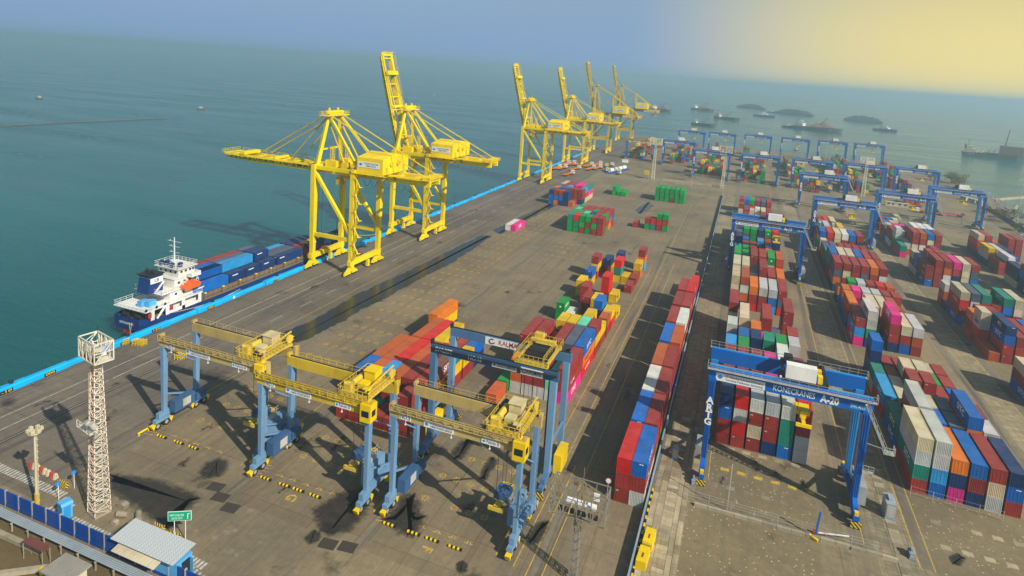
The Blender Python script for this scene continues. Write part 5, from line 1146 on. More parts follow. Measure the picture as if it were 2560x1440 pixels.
vessel('supply_boat','grey boat with cream deck cargo, nearest beyond the farthest gantry crane row','boat',(-68,990),-20,42,11,'derrick')
vessel('derrick_barge','derrick barge with raised jib, right of the nearest grey boat','barge',(-38,1235),-28,56,15,'derrick')
vessel('loaded_barge','loaded barge behind the derrick barge, upper left of anchorage','barge',(-108,1560),-22,62,17,'loaded')
vessel('flat_barge','low grey barge in the upper middle of the anchorage','barge',(8,1990),-24,92,17,'barge')
vessel('white_tug','white and blue tug at anchor in the middle of the anchorage','boat',(37,1500),-14,50,13,'tug')
vessel('coal_barge','long dark coal barge with a tug at its stern','barge',(118,1760),-20,100,20,'barge')
vessel('small_tug','small cream tug tending the long coal barge','boat',(62,1790),-15,26,9,'tug')
vessel('timber_barge','timber-laden barge, largest in the middle of the anchorage','barge',(120,1130),-24,84,19,'loaded')
vessel('harbour_tug','white tug astern of the timber-laden barge','boat',(74,1150),-15,26,9,'tug')
vessel('heaped_barge','lone heaped barge towards the right of the anchorage','barge',(270,1660),-12,88,20,'barge')
vessel('red_tug','tug with a tall red mast, right of the lone heaped barge','boat',(258,1310),-30,44,13,'tug')
vessel('dredger','big dredger with a deck house and tall spud at the right edge','dredger',(306,868),-16,70,17,'dredger')
for k, (x, y, lab) in enumerate(((-800,392,'farthest left fishing platform on the sea'),(-620,462,'fishing platform left of the nearest quay crane'),(-675,1175,'tiny distant boat behind the second quay crane'),(58,700,'little boat seen through the farthest gantry cranes'))):
    vessel('small_boat', lab, 'boat', (x, y), 20*k, 9 if k < 2 else 8, 4 if k < 2 else 3, 'platform')
fb = empty('floating_barrier', (-565,200,-3.2), 0, 'long thin dark floating barrier on the sea at the left edge', 'barrier'); m = MB()
m.path([(-18,-60,0.3),(0,0,0.3),(0,55,0.3),(10,155,0.3)], 0.9, 6); m.build('float_line', 'hull_grey', fb)
bw = empty('breakwater', (0,0,0), 0, 'thin curved breakwater wall by the shore at the right edge', 'breakwater'); m = MB()
for a, b in (((168,425),(192,456)),((192,456),(214,481)),((214,481),(240,505)),((176,392),(186,418))): m.beam((*a,-2.4),(*b,-2.4),1.2,1.8)
m.build('breakwater_wall', 'concrete', bw)

# ------------------------------------------------------------------ lattice masts and lamp poles
def floods(m, x0, x1, y, z, k):
    for i in range(k): x = x0+(x1-x0)*i/(k-1); m.box(x-0.28,x+0.28,y-0.25,y+0.25,z,z+0.5)
def frame_box(m, x0, x1, y0, y1, z0, z1, t, nx=3):
    for x in np.linspace(x0, x1, nx):
        for y in (y0, y1): m.beam((x,y,z0),(x,y,z1),t)
    for y in (y0, y1):
        for z in (z0, z1): m.beam((x0,y,z),(x1,y,z),t)
        for i in range(nx-1): a, b = np.linspace(x0, x1, nx)[i:i+2]; m.beam((a,y,z0 if i % 2 else z1),(b,y,z1 if i % 2 else z0),t*0.8)
    for x in (x0, x1):
        for z in (z0, z1): m.beam((x,y0,z),(x,y1,z),t)
        m.beam((x,y0,z0),(x,y1,z1),t*0.8)
lm = empty('light_mast', (-86.6,-63.9,0), R_(-12), 'tall red and white lattice light mast in the left foreground', 'light mast')
m = MB(); m.lattice((0,0,0.2),(0,0,24.2),2.25,0.06,26,1.05); m.build('mast_frame', 'mast_white', lm)
m = MB()
for k in range(27):
    w = (2.25+(1.05-2.25)*k/26)/2; z = 0.2+24*k/26
    for a, b in ((-1,-1),(1,-1),(1,1),(-1,1)): m.cbox((a*w,b*w,z),(0.17,0.17,0.17))
m.build('joint_plate', 'mast_red', lm)
m = MB()
for k in range(40): z = 2.6+k*0.55; m.path([(-1.32+0.38*math.cos(t)+0.55*z/24.2,-0.6+0.38*math.sin(t)+0.35*z/24.2,z) for t in [R_(a) for a in range(90,361,45)]], 0.035, 4)
for a in (90,180,270,360): m.tube((-1.26+0.38*math.cos(R_(a)),-0.56+0.38*math.sin(R_(a)),2.5),(-0.77+0.38*math.cos(R_(a)),-0.25+0.38*math.sin(R_(a)),24.2),0.03,4)
m.build('ladder_cage', 'cream_paint', lm)
m = MB(); m.beam((-0.8,-0.7,0),(-0.4,-0.35,24),0.13); m.build('cable_tray', 'mast_red', lm)
m = MB(); frame_box(m, -2.3,2.3,-1.3,1.3,24.9,27.9,0.15,5); frame_box(m, -2.3,2.3,-1.3,1.3,26.4,27.9,0.1,5); m.box(-2.1,2.1,-1.2,1.2,24.8,24.9); m.box(-2.1,2.1,-1.2,0.2,26.7,26.78); m.rail((-2.1,-1.25,26.8),(2.1,-1.25,26.8),1.0,0.9,0.06); m.beam((-0.4,-0.4,24.2),(-2,-1.1,24.9),0.1); m.beam((0.4,-0.4,24.2),(2,-1.1,24.9),0.1); m.build('lamp_frame', 'mast_white', lm)
m = MB(); floods(m,-1.7,0.2,0.8,24.95,4); m.box(0.3,1.0,-0.9,-0.75,27.0,28.0); m.build('floodlight', 'sign_white', lm); m = MB(); floods(m,-1.7,1.7,-0.9,25.0,4); m.tube((0.6,0,27.9),(0.6,0,30.0),0.04,5); m.build('lamp_gear', 'black_steel', lm)
m = MB(); m.box(-1.8,2.0,-2.0,-0.9,14.2,14.32); m.rail((-1.8,-2.0,14.3),(2.0,-2.0,14.3),1.1,0.9,0.07); m.rail((2.0,-2.0,14.3),(2.0,-0.9,14.3),1.1,0.9,0.07); m.build('mast_platform', 'mast_white', lm)
m = MB(); m.tube((1.8,-1.8,15.6),(1.6,-2.2,16.4),0.45,10); m.tube((2.7,-1.6,15.6),(2.6,-2.0,16.4),0.45,10); m.tube((2.2,-1.4,14.6),(3.2,-1.6,14.4),0.1,8,0.3); m.build('floodlight', 'galvanised', lm)
m = MB(); m.box(-1.2,1.2,-1.2,1.2,0,0.35); m.build('mast_footing', 'concrete', lm)
lm2 = empty('light_mast', (-17.0,-45.6,0), 0, 'rusty lattice light mast with broad lamp frame, bottom centre', 'light mast')
m = MB(); m.lattice((0,0,0),(0,0,10.4),1.1,0.055,14,0.8); m.build('mast_frame', 'mast_grey', lm2)
m = MB(); frame_box(m,-3.9,3.9,-1.5,1.5,10.4,14.4,0.12,5); m.beam((-4,-1.7,10.4),(0,0,9.6),0.12); m.beam((4,-1.7,10.4),(0,0,9.6),0.12); m.beam((-4,1.7,12.2),(4,1.7,12.2),0.12); m.beam((-4,-1.7,12.6),(4,-1.7,12.6),0.1); m.tube((0.3,0,14.8),(0.3,0,17.2),0.04,5); m.build('lamp_frame', 'mast_grey', lm2)
m = MB(); m.box(-1.8,0.4,-0.4,0.4,11.5,12.0); m.box(0.8,2.4,-0.4,0.4,11.5,12.0); m.box(1.9,2.7,0.2,0.4,12.6,13.7); m.build('control_box', 'sign_white', lm2); m = MB(); floods(m,-2.4,2.6,-0.9,10.7,7); m.build('floodlight', 'black_steel', lm2)
for k, (x, y, h, lab) in enumerate(((-58.7,325.5,29,'far lattice light mast left of the westmost blue gantry crane'),(-11.7,323.7,28.5,'far lattice light mast beyond the end of the blue fence'),(79,361,27,'far lattice light mast between the right-hand gantry cranes'))):
    t = empty('light_mast', (x,y,0), 0, lab, 'light mast'); m = MB(); m.lattice((0,0,0),(0,0,h-4),2.0,0.11,14,1.2); m.build('mast_frame', 'mast_white', t)
    m = MB(); frame_box(m,-4,4,-2.2,2.2,h-4,h,0.22,5); m.build('lamp_frame', 'mast_white', t); m = MB(); floods(m,-3.6,3.6,-2.2,h-3.6,6); m.build('floodlight', 'cream_paint', t)
def lamp_pole(x, y, h, label, r=0.16, arm=1.6):
    t = empty('lamp_pole', (x,y,0), 0, label, 'lamp post'); m = MB(); m.tube((0,0,0),(0,0,h),r,8,r*0.6); m.build('pole', 'galvanised', t)
    m = MB(); m.beam((-arm,0,h),(arm,0,h),0.16); m.beam((0,-arm*0.6,h),(0,arm*0.6,h),0.14); m.build('cross_arm', 'galvanised', t)
    for s in (-1, 1): m = MB(); m.cbox((s*arm,0,h-0.15),(0.9,0.5,0.35)); m.build('lamp_head', 'cream_paint', t)
for a in ((-30.7,307.8,12.7,'thin lamp post beside the cross road, left of the blue fence end'),(168.7,590,29,'tall lamp post standing against the sea, behind the shore trees'),(162.1,448.7,30,'tall lamp post beside the two round shore trees'),(149.4,308,28,'lamp post by the shore tree at the right edge'),(74.2,548,33,'tall lamp post within the farthest gantry crane row, right'),(-29,597,33,'tall lamp post within the farthest gantry crane row, left'),(30,600,33,'tall lamp post behind the farthest row, above the middle cranes')): lamp_pole(*a)
lp = empty('lamp_pole', (-95.9,-66.9,0), 0, 'old yellowed lamp post with cluster of lamps by the blue wall, bottom left', 'lamp post')
m = MB(); m.tube((0,0,0),(0,0,12.4),0.24,10,0.15); m.build('pole', 'cream_paint', lp); m = MB(); m.tube((0,0,0),(0,0,2.2),0.33,10); m.build('pole_base', 'rtg_yellow', lp)
m = MB(); m.tube((0.35,0.1,0.4),(0.28,0.1,12.2),0.05,5); 
for z in range(1, 12): m.box(0.1,0.4,-0.05,0.25,z,z+0.05)
m.build('ladder', 'cream_paint', lp); m = MB(); m.tube((0,0,12.1),(0,0,12.25),0.9,10)
for k in range(6): a = k*1.05; m.cbox((0.8*math.cos(a),0.8*math.sin(a),12.6),(0.45,0.45,0.5))
m.build('lamp_head', 'cream_paint', lp)

# ------------------------------------------------------------------ foreground corner: wall, pipes, shed, crossing
sheet('corner_ground', 'earth', [(QX+1,-52,-160,-69.4)], 0.006)
wl_ = empty('boundary_wall', (-133,-68.7,0), 0, 'blue corrugated boundary wall crossing the bottom left corner', 'wall'); wp = MB(); wp.box(0,2.9,-0.14,0.14,0,0.5)
for i in range(12): wp.box(i*0.242,i*0.242+0.13,-0.07,0.07,0.5,2.3); wp.box(i*0.242+0.13,i*0.242+0.242,-0.035,0.035,0.5,2.3)
wp.box(0,2.9,-0.1,0.1,2.3,2.4); wp = wp.mesh('wall_panel', 'wall_blue'); ps = MB().box(-0.09,0.09,-0.18,0.18,0,2.6).mesh('post', 'grey_steel')
for i in range(25): link_mesh('wall_panel', wp, wl_, (i*3.0+0.05,0,0)); link_mesh('post', ps, wl_, (i*3.0,0,0))
m = MB(); m.box(31.5,33.6,0.11,0.16,0.9,2.2); m.build('banner', 'sign_white', wl_); m = MB(); m.box(33.7,37.2,0.11,0.16,0.7,1.9); b_ = m.build('banner', 'banner_green', wl_)
for k in range(5):
    m = MB(); y = -70.55-0.27*k; m.tube((-134,y,1.5),(-55,y,1.5),0.12,8); o = m.build('pipe', 'pipe_grey'); tag(o, f'long grey pipe below the blue wall, {ORD[k]} from the wall', 'pipe', 'bundle of parallel pipes along the wall')
for k in range(12):
    x = -104+k*3.4; m = MB(); m.box(x-0.09,x+0.09,-71.9,-70.3,1.2,1.36); m.box(x-0.09,x+0.09,-71.8,-71.65,0,1.2); m.box(x-0.09,x+0.09,-70.5,-70.35,0,1.2); o = m.build('pipe_support', 'concrete'); tag(o, f'concrete trestle under the pipes, {ORD[k]} from the left', 'support', 'pipe trestles')
for k, (a, b, lab) in enumerate((((-100,-73.2),(-86,-72.9),'pale concrete beam lying left of the maroon canopy'),((-88.5,-79),(-82,-74.2),'pale concrete beam slanting toward the flat-roofed hut'))):
    m = MB(); m.beam((*a,0.5),(*b,0.5),0.7,0.6); tag(m.build('concrete_beam', 'concrete'), lab, 'beam')
pk = empty('pump_hut', (-77.4,-75.2,0), 0, 'small flat-roofed hut with dark roof below the pipes', 'hut'); m = MB(); m.box(-2.0,2.0,-1.3,1.3,0,2.7); m.build('wall', 'cream_paint', pk); m = MB(); m.box(-2.5,2.4,-1.75,1.7,2.7,2.95); m.build('roof', 'concrete_grey', pk); m = MB(); m.box(2.0,2.04,-0.6,0.5,0.1,2.1); m.build('door', 'cabin_blue', pk)
cn = empty('canopy', (-85.3,-73.8,0), 0, 'small maroon-roofed canopy on posts beside the pipes', 'canopy'); m = MB(); m.beam((-2.1,0,2.55),(2.1,0,2.45),1.2,0.08); m.build('roof', 'roof_maroon', cn)
for x in (-1.9, 1.9):
    for y in (-0.5, 0.5): m = MB(); m.beam((x,y,0),(x,y,2.5),0.09); m.build('post', 'concrete', cn)
tag(MB().tube((0,0,0),(0,0,0.9),0.32,10).build('oil_drum', 'bright_yellow', None, (-82.4,-75.0,0)), 'yellow drum beside the maroon canopy', 'drum')
sh = empty('tin_shed', (-70.8,-67.8,0), 0, 'blue tin shed with grey corrugated roof against the blue wall', 'shed')
m = MB(); m.box(-5.4,5.3,-1.0,1.55,0,2.7); m.build('wall', 'cabin_blue', sh); m = MB()
for k in range(38): x = -5.75+k*0.3; m.beam((x,-1.85,3.25),(x,2.0,3.65),0.3,0.05 if k % 2 else 0.11)
m.build('roof', 'corrugated_tin', sh); m = MB()
for k in range(26): x = -4.5+k*0.3; m.beam((x,-2.75,2.5),(x,-1.5,2.75),0.3,0.05 if k % 2 else 0.09)
m.build('awning', 'cream_paint', sh); m = MB(); m.box(5.3,5.36,-0.2,1.1,0.05,2.3); m.build('door', 'glass_dark', sh); m = MB(); m.box(5.3,5.9,1.1,1.16,0.05,2.3); m.build('door_leaf', 'cabin_blue', sh)
wc = empty('portable_cabin', (-90.0,-66.7,0), R_(-12), 'light blue portable toilet cabin beside the zebra crossing', 'cabin'); m = MB(); m.box(-0.75,0.75,-0.7,0.7,0.15,2.35); m.build('cabin_body', 'cabin_blue', wc); m = MB(); m.prism([(-0.85,2.35),(0.85,2.35),(0.6,2.7),(-0.6,2.7)], 1, -0.8, 0.8); m.build('roof', 'cabin_blue', wc); m = MB(); m.box(0.75,0.79,-0.45,0.45,0.25,2.2); m.build('door', 'artg_light', wc); m = MB(); m.box(-0.8,0.8,-0.75,0.75,0,0.15); m.build('skid', 'green_sign', wc)
zb = MB().poly([(-0.2,-0.62),(0.2,-0.62),(0.2,0.62),(-0.2,0.62)], 0.018).mesh('zebra_stripe', 'line_white')
def zebra(x0, y0, x1, y1, n, ln=1.0):
    for k in range(n): o = link_mesh('zebra_stripe', zb, ground, (x0+(x1-x0)*k/(n-1), y0+(y1-y0)*k/(n-1), 0)); o.scale = (1, ln, 1)
zebra(-112,-63.4,-95,-63.6,26,1.15); zebra(-94,-64.3,-91.4,-64.9,5); zebra(-93.8,-66.2,-91.2,-66.6,4,0.8); zebra(-88.6,-66.6,-80.6,-66.8,13); zebra(-67.2,-65,-64.6,-65.2,5); zebra(-65.6,-66.4,-62.4,-67.2,5)
for k in range(8):
    x = -106.2+k*0.92; m = MB(); m.prism([(-0.38,0),(0.38,0),(0.18,0.9),(-0.18,0.9)], 0, -0.2, 0.2); m.beam((-0.0,0,0.1),(0.35,0,0.8),0.14); o = m.build('road_barrier', 'mast_red' if k in (0,3,6) else 'cream_paint', None, (x,-61.15-0.05*k,0)); tag(o, f'{"red" if k in (0,3,6) else "cream"} road barrier block, {ORD[k]} from left in the row by the crossing', 'barrier', 'barrier row by the zebra crossing')
for k, (x, y, lab) in enumerate(((-97.0,-62.2,'left of the light mast'),(-75.8,-62.75,'behind the tin shed roof'),(-72.4,-63.0,'at the foot of the green sign'))):
    m = MB(); m.prism([(-0.35,0),(0.35,0),(0.22,0.8),(-0.22,0.8)], 0, -0.95, 0.95); tag(m.build('concrete_barrier', 'hazard_fine', None, (x,y,0)), 'yellow and black striped concrete barrier '+lab, 'barrier', 'striped concrete barriers')
for k, (x, y) in enumerate(((-94.5,-64.6),(-95.0,-61.8))):
    t = empty('road_sign', (x,y,0), 0, 'round blue direction sign '+('in front of the zebra crossing' if k == 0 else 'behind the zebra crossing, nearer the light mast'), 'road sign'); m = MB(); m.tube((0,0,0),(0,0,2.4),0.05,6); m.build('post', 'sign_white', t); m = MB(); m.tube((-0.03,-0.06,2.7),(0.02,-0.02,2.7),0.42,14); p = m.build('sign_disc', 'sign_blue', t); p.rotation_euler = (0,0,R_(-35)); m = MB(); m.poly([(-0.05,-0.09,2.45),(0.05,-0.09,2.45),(0.05,-0.09,2.75),(0.18,-0.09,2.72),(0.0,-0.09,2.98),(-0.18,-0.09,2.72),(-0.05,-0.09,2.75)]); m.build('arrow', 'sign_white', t)
gs = empty('direction_sign', (-71.3,-63.05,0), R_(30), 'green direction sign on two white posts above the tin shed', 'road sign')
for x in (-0.75, 0.75): m = MB(); m.tube((x,0,0),(x,0,4.4),0.06,8); m.build('post', 'sign_white', gs)
m = MB(); m.box(-1.6,1.6,-0.09,-0.05,3.2,4.7); p = m.build('sign_board', 'sign_white', gs); m = MB(); m.box(-1.52,1.52,-0.12,-0.092,3.27,4.63); p2 = m.build('sign_face', 'green_sign', gs); lettering('PINTU KELUAR', 'ink_white', p2, (-0.35,-0.13,4.1), 0.34, '-y', 0.0, width=1.9); lettering('GATE OUT', 'ink_white', p2, (-0.35,-0.13,3.6), 0.3, '-y', 0.0, width=1.5); m = MB(); m.beam((1.1,-0.13,3.5),(1.1,-0.13,4.3),0.1,0.01,upv=(0,1,0)); m.beam((1.1,-0.13,4.3),(1.35,-0.13,4.3),0.1,0.01,upv=(0,1,0)); m.build('arrow', 'sign_white', p2)
for k, (x, y, rz) in enumerate(((-82.7,-63.1,20),(-80.3,-62.4,-40))):
    m = MB(); m.tube((-0.8,0,0.45),(0.8,0,0.45),0.45,14); o = m.build('concrete_pipe', 'concrete', None, (x,y,0)); o.rotation_euler = (0,0,R_(rz)); tag(o, ('concrete pipe lying right of the light mast foot' if k == 0 else 'concrete pipe lying farther from the light mast, behind the shed'), 'pipe')
for k, (x, y, s) in enumerate(((-84.6,-61.6,0.9),(-82.4,-64.6,0.6),(-79.6,-63.4,0.7))):
    m = MB(); m.prism([(-s,0),(s*0.8,0),(s,0.35*s+0.3),(0.2*s,0.7*s+0.2),(-0.7*s,0.5*s+0.2)], 1, -0.5*s, 0.5*s); tag(m.build('concrete_lump', 'concrete', None, (x,y,0)), ('largest','middle','smallest')[(0,2,1)[k]]+' broken concrete block near the light mast foot', 'rubble')
# wheel stops at the lane ends
ws = []
for lane, y, xs in ((0,-45.95,(-94.6,-90.5,-87.0)),(1,-47.1,(-69.9,-66.0,-63.2,-59.9)),(2,-47.55,(-45.7,-41.5,-38.3,-34.5))):
    for k, x in enumerate(xs):
        t = empty('wheel_stop', (x,y,0), 0, f'yellow and black striped wheel stop, {ORD[k]} from left, {("left","middle","right")[lane]} foreground lane', 'wheel stop', 'striped wheel stops at the lane ends')
        for j in range(6): m = MB(); m.tube((-1.05+j*0.35,0,0.18),(-0.7+j*0.35,0,0.18),0.24,10); m.build('stripe_band', 'bright_yellow' if j % 2 == 0 else 'ink_black', t)
# yellow crowd barriers by the quay
for k, (x, y, n) in enumerate(((-130.3,-22.2,4),(-132.0,-23.2,1),(-116.3,-22.8,3))):
    t = empty('crowd_barrier', (x,y,0), R_(15), ('row of yellow crowd barriers by the blue barrier','single yellow crowd barrier by the blue barrier','row of yellow crowd barriers on the apron behind the leftmost crane')[k], 'barrier')
    for j in range(n): m = MB(); m.rail((j*0.75-1,0,0),(j*0.75-0.4,1.2,0),1.5,0.4,0.09,2); m.build('barrier_panel', 'bright_yellow', t)
m = MB(); m.tube((0,-2.2,0.5),(0,2.2,0.5),0.18,8)
for y in (-2,0,2): m.beam((0,y,0),(0,y,0.5),0.2)
tag(m.build('stop_bar', 'bright_yellow', None, (-98.6,-45.4,0)), 'yellow pipe stop bar at the foot of the leftmost yard crane', 'barrier')
# east lane: yellow blocks, cabinets, mirror, fence
for k, (x, y) in enumerate(((-8.35,-38.2),(-8.05,-33.9))):
    t = empty('counterweight', (x,y,0), R_(-3), ('nearer' if k == 0 else 'farther')+' of two bright yellow steel blocks on the slab lane', 'block'); m = MB(); m.box(-0.75,0.75,-1.7,1.7,0.05,1.45); m.build('block_body', 'bright_yellow', t); m = MB(); m.box(-0.12,0.12,-0.75,0.2,1.45,1.5); m.build('lifting_slot', 'rust', t); m = MB(); m.box(-0.7,0.7,1.7,1.95,0.6,1.3) if k == 0 else m.box(-0.7,0.7,-1.95,-1.7,0.6,1.3); m.build('lug', 'rtg_yellow', t)
def cabinet(x, y, w, d, h, label, hood=True):
    t = empty('electric_cabinet', (x,y,0), 0, label, 'cabinet'); m = MB(); m.box(-w/2,w/2,-d/2,d/2,0.25,h); m.build('cabinet_body', 'grey_steel', t); m = MB(); m.box(-w/2-0.05,w/2+0.05,-d/2-0.05,d/2+0.05,h,h+0.1); m.box(-w*0.2,w*0.2,-d*0.2,d*0.3,h+0.1,h+0.5); m.build('roof', 'pipe_grey', t); m = MB(); m.box(-w/2-0.1,w/2+0.1,-d/2-0.15,d/2+0.1,0.0,0.25); m.build('plinth', 'rtg_blue', t); m = MB(); m.box(-w*0.42,w*0.42,-d/2-0.03,-d/2,0.4,h-0.15); m.build('door', 'galvanised', t)
cabinet(-6.8,-9.2,1.0,1.3,2.0,'grey electric cabinet on the slab lane, left of crane A-20'); cabinet(28.8,-9.0,1.5,3.2,2.7,'large grey electric cabinet between the two right-hand blocks'); cabinet(30.2,-18.8,0.7,1.6,0.9,'low blue-footed electric box by the yellow lines, bottom right'); cabinet(-2.9,-15.6,0.6,1.4,0.9,'low electric box left of crane A-20 foot')
t = empty('mirror_post', (-16.2,-26.6,0), 0, 'post with round convex mirror before the fence-side container row', 'mirror'); m = MB(); m.tube((0,0,0),(0,0,3.0),0.06,8); m.build('post', 'galvanised', t); m = MB(); m.tube((0,-0.06,3.4),(0,0.02,3.4),0.5,16); m.build('mirror_rim', 'orange_boat', t); m = MB(); m.tube((0,-0.10,3.4),(0,-0.055,3.4),0.40,16); m.build('mirror_glass', 'sign_white', t)
fs = empty('wire_fence', (-3.6,-20.8,0), 0, 'thin wire fence in front of the block under crane A-20', 'fence')
for k in range(9): m = MB(); m.beam((k*3.6,0,0),(k*3.6,0,2.0),0.07); m.build('post', 'galvanised', fs)
for z in (0.5,1.0,1.5,2.0): m = MB(); m.beam((0,0,z),(28.8,0,z),0.025); m.build('wire', 'galvanised', fs)
for x in (5.4,): m = MB(); m.beam((x+3.6-5.4+3.0,0.2,0),(x+3.6-5.4+3.0,0.2,8.5),0.14); m.build('tall_post', 'galvanised', fs)
fs2 = empty('wire_fence', (33.6,-1.6,0), 0, 'thin wire fence in front of the right-hand foreground block', 'fence')
for k in range(5): m = MB(); m.beam((k*3.4,-k*0.2,0),(k*3.4,-k*0.2,2.0),0.07); m.build('post', 'galvanised', fs2)
for z in (0.6,1.2,1.9): m = MB(); m.beam((0,0,z),(13.6,-0.8,z),0.025); m.build('wire', 'galvanised', fs2)
bm = empty('boom_gate', (16.4,-20.9,0), 0, 'boom gate with blue post and white arm in the kerb gap', 'gate'); m = MB(); m.beam((0,0,0),(0.35,0.2,4.4),0.28); m.build('post', 'artg_blue', bm); m = MB(); m.beam((0.4,0,1.0),(5.0,1.4,0.9),0.14); m.build('arm', 'sign_white', bm); m = MB(); m.prism([(-0.3,0),(0.3,0),(0.08,0.8),(-0.08,0.8)], 1, 0.8, 1.2); m.build('cone', 'orange_boat', bm); m = MB(); m.beam((-0.9,-0.3,0.4),(0.3,-1.0,0.2),0.4); m.build('motor', 'bright_yellow', bm)

# ------------------------------------------------------------------ trucks in mid yard
def tractor(x, y, rz, label, load='truck_orange', cab='white_paint', trailer=True):
    t = empty('terminal_tractor', (x,y,0), R_(rz), label, 'truck', 'trucks parked on the quay'); m = MB(); m.box(-1.2,1.2,0.0,1.9,0.8,3.0); c = m.build('cab', cab, t); m = MB(); m.box(-1.05,1.05,1.9,1.94,1.8,2.8); m.box(1.2,1.23,0.3,1.5,1.8,2.7); m.build('window', 'glass_dark', c)
    m = MB(); m.box(-1.15,1.15,-2.6,2.1,0.6,0.85); m.build('chassis', 'black_steel', t)
    for yy in (1.2,-1.6): m = MB(); m.tube((-1.2,yy,0.5),(1.2,yy,0.5),0.5,12); m.build('wheel', 'rubber', t)
    if trailer:
        m = MB(); m.box(-1.2,-0.9,-13.5,-0.6,1.15,1.45); m.box(0.9,1.2,-13.5,-0.6,1.15,1.45); m.box(-0.5,0.5,-13.5,-0.6,0.95,1.2)
        for k in range(6): m.box(-1.2,1.2,-13.4+k*2.5,-13.0+k*2.5,1.1,1.4)
        tr = m.build('trailer', load, t)
        for yy in (-10.6,-12.0): m = MB(); m.tube((-1.2,yy,0.5),(1.2,yy,0.5),0.5,12); m.build('wheel', 'rubber', tr)
TP = [(-127,323,-8),(-123.5,326,-8),(-127.2,348,-8),(-123.8,352,-8),(-114.2,330,-10),(-111.8,302.7,-10),(-110.1,354,-8),(-101.7,347,-8),(-105.2,340,-8),(-119.5,356,-8),(-106,366,-8)]
for k, (x, y, rz) in enumerate(TP): tractor(x, y, rz, f'white-cabbed tractor with orange trailer on the quay, {ORD[k]} of the parked fleet')
tractor(-83.8,328,-20,'white truck without trailer beside the white tank group',trailer=False); tractor(-94.5,334,-60,'small white vehicle between the tractors and the white tanks',trailer=False); tractor(-96.3,365,-8,'white van at the back of the parked fleet',trailer=False); tractor(-98.7,356,0,'yellow service truck at the back of the parked fleet',cab='bright_yellow',trailer=False)
t = empty('tank_group', (-87.4,343,0), R_(-14), 'group of white storage tanks on a blue base in mid yard', 'tank')
m = MB(); m.box(-2.6,2.6,-17,17,0,0.5); m.build('base', 'wall_blue', t)
for k in range(4): m = MB(); m.tube((0,-14+k*7.2,1.9),(0,-8.6+k*7.2,1.9),1.4,14); m.build('tank', 'white_paint', t)
tag(MB().box(-2.6,2.6,-0.9,0.9,0,0.4).box(-2.6,2.6,-0.08,0.08,0.4,2.6).build('notice_board', 'white_paint', None, (-91.7,397,0)), 'white board standing behind the white tanks', 'board')
for k, (x, y) in enumerate(((104,321),(114.5,323.5),(97,343))):
    tractor(x, y, 85, ('truck hauling a maroon box left of crane A-12','truck hauling a red box beneath crane A-12','dark truck beyond the third block')[k], load='mast_red', cab='glass_dark' if k else 'white_paint')
hk = empty('gate_hut', (-63.2,324,0), 0, 'yellow hut on stilts at the foot of the far left lattice mast', 'hut'); m = MB(); m.box(-1.6,1.6,-1.3,1.3,3.0,6.0); m.build('hut_body', 'rtg_yellow', hk)
for x in (-1.4,1.4):
    for y in (-1.1,1.1): m = MB(); m.beam((x,y,0),(x,y,3),0.2); m.build('stilt', 'grey_steel', hk)
m = MB(); m.box(-16.5,16.5,-0.2,0.2,0,1.6)
tag(m.build('low_wall', 'concrete', None, (-35.2,325.2,0)), 'low pale wall along the cross road behind the green block', 'wall')
for k, (x, y, w) in enumerate(((91,334,6),(97.5,334,8),(149.2,402,5),(152,394,6),(154.5,387,5))):
    t = empty('site_cabin', (x,y,0), R_(-6 if k < 2 else -60), ('cream site cabin','long cream site cabin','white site cabin','large white site cabin','small white site cabin')[k]+(' behind crane A-13' if k < 2 else ' by the shore road'), 'cabin'); m = MB(); m.box(-w/2,w/2,-1.2,1.2,0,2.6); m.build('cabin_body', 'cream_paint', t); m = MB(); m.box(-w/2-0.2,w/2+0.2,-1.4,1.4,2.6,2.75); m.build('roof', 'cream_paint', t); m = MB(); m.box(-w*0.3,-w*0.1,-1.23,-1.2,1.2,2.1); m.box(w*0.1,w*0.3,-1.23,-1.2,1.2,2.1); m.build('window', 'glass_dark', t)
for k, (x, y, lab) in enumerate(((17.9,292,'red-topped sign mast by the cross road beyond A-19'),(119.5,295.5,'red-topped sign mast between cranes A-13 and A-12'))):
    t = empty('sign_mast', (x,y,0), 0, lab, 'sign'); m = MB(); m.tube((0,0,0),(0,0,6),0.12,8); m.build('post', 'galvanised', t); m = MB(); m.box(-0.9,0.9,-0.1,0.1,5.6,6.6); m.build('sign_board', 'orange_boat', t); m = MB(); m.beam((0,0,5.6),(3.4,0,5.2),0.12); m.build('arm', 'artg_blue', t)
sf = empty('shore_fence', (146,276,0), 0, 'blue sheet fence along the shore below the right-hand tree', 'fence')
for k in range(14): m = MB(); m.beam((8-0.25*k,90-5*k,1.0),(7.75-0.25*k,85.2-5*k,1.0),0.08,2.0); m.build('fence_panel', 'wall_blue', sf)
# rocks along the right-hand shore: too many to count
m = MB(); rr = random.Random(5)
for a, b in (((141,272),(159,350)),((159,350),(174,431)),((174,431),(169,508)),((165,120),(141,272)),((169,508),(158,596)),((158,596),(60,622))):
    for k in range(70):
        t = rr.random(); x = a[0]+(b[0]-a[0])*t+rr.uniform(-1,5); y = a[1]+(b[1]-a[1])*t; s = rr.uniform(0.6,1.7); m.prism([(-s+x,-2.9),(s+x,-3.0),(s*0.7+x,-2.4+s*1.4),(-s*0.5+x,-2.2+s*1.5)], 1, y-s, y+s*rr.uniform(0.6,1.3))
tag(m.build('shore_rocks', 'concrete_grey'), 'rough rock armour along the right-hand shore', 'rocks', kind='stuff')

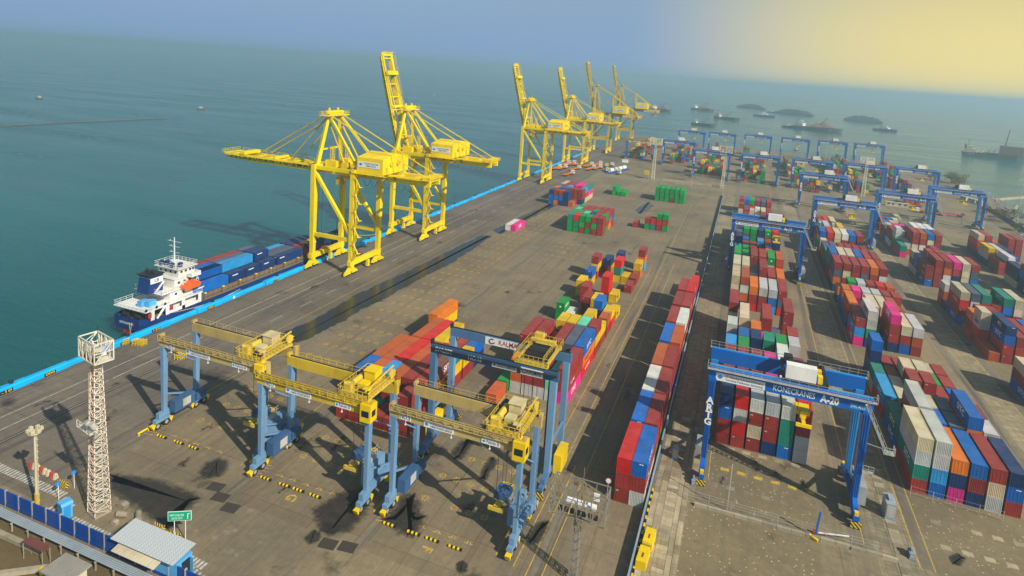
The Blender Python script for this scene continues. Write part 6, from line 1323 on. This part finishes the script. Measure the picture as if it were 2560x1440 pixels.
# ------------------------------------------------------------------ trees
def tree(x, y, h, w, label, leaf='leaf_dry', seed=1):
    t = empty('shore_tree', (x,y,0), 0, label, 'tree', 'trees along the shore'); rr = random.Random(seed); m = MB(); m.tube((0,0,-0.3),(0.2,0,h*0.4),0.3,8,0.2)
    tips = []
    for k in range(9):
        a = k*0.7+rr.uniform(-.3,.3); p = Vector((0.2*0.6,0,h*rr.uniform(0.2,0.42))); q = Vector((math.cos(a)*w*rr.uniform(.25,.42), math.sin(a)*w*rr.uniform(.25,.42), h*rr.uniform(0.5,0.88))); m.tube(p, q, 0.13, 6, 0.05); tips.append(q); tips.append(p.lerp(q,0.7))
    m.build('trunk', 'bark', t); V, F = [], []
    for k in range(70):
        c = rr.choice(tips)+Vector((rr.gauss(0,w*.09), rr.gauss(0,w*.09), rr.gauss(0,h*.07)))
        for j in range(26):
            p = c+Vector((rr.gauss(0,w*0.045), rr.gauss(0,w*0.045), rr.gauss(0,h*0.04))); n = Vector((rr.uniform(-1,1), rr.uniform(-1,1), rr.uniform(-1,1))).normalized(); u = n.orthogonal().normalized(); v = n.cross(u); s = rr.uniform(0.16,0.34); o = len(V)
            V += [tuple(p+u*s), tuple(p+v*s*0.6), tuple(p-u*s), tuple(p-v*s*0.6)]; F.append((o,o+1,o+2,o+3))
    m = MB(); m._add(V, F); m.build('crown', leaf, t)
tree(168,494,11,17,'broad round tree on the shore, left of a tall lamp post','leaf_green',3); tree(166,500,9,14,'round tree touching the broad shore tree','leaf_green',4); tree(163,470,8,11,'smaller tree right of the broad shore tree','leaf_dry',5); tree(151,322,10,16,'large yellowish tree at the right edge above the shore rocks','leaf_dry',6); tree(150,338,7,10,'brown shrubby tree left of the large yellowish tree','leaf_green',7); tree(152,505,8,13,'low tree seen under the gantry crane before the shore','leaf_dry',8); tree(148,352,5,8,'small shrub at the top of the blue shore fence','leaf_green',9); tree(146,299,5,8,'low shrub among the shore rocks at the right edge','leaf_green',10)

# ------------------------------------------------------------------ the hazy air
m = MB(); m.box(-12050,12050,-12050,12050,-8.2,96)
hz = m.build('haze', 'sign_white'); hz.data.materials.clear()
hm = bpy.data.materials.new('haze_air'); hm.use_nodes = True; n = hm.node_tree.nodes; l = hm.node_tree.links
for q in list(n): n.remove(q)
ho = n.new('ShaderNodeOutputMaterial'); pv = n.new('ShaderNodeVolumePrincipled'); l.new(pv.outputs[0], ho.inputs['Volume'])
pv.inputs['Color'].default_value = (0.68, 0.91, 1.0, 1); pv.inputs['Density'].default_value = 0.00042; pv.inputs['Anisotropy'].default_value = 0.45
hz.data.materials.append(hm); hz.display_type = 'WIRE'
tag(hz, 'pale blue haze hanging over the harbour', 'haze', kind='stuff')
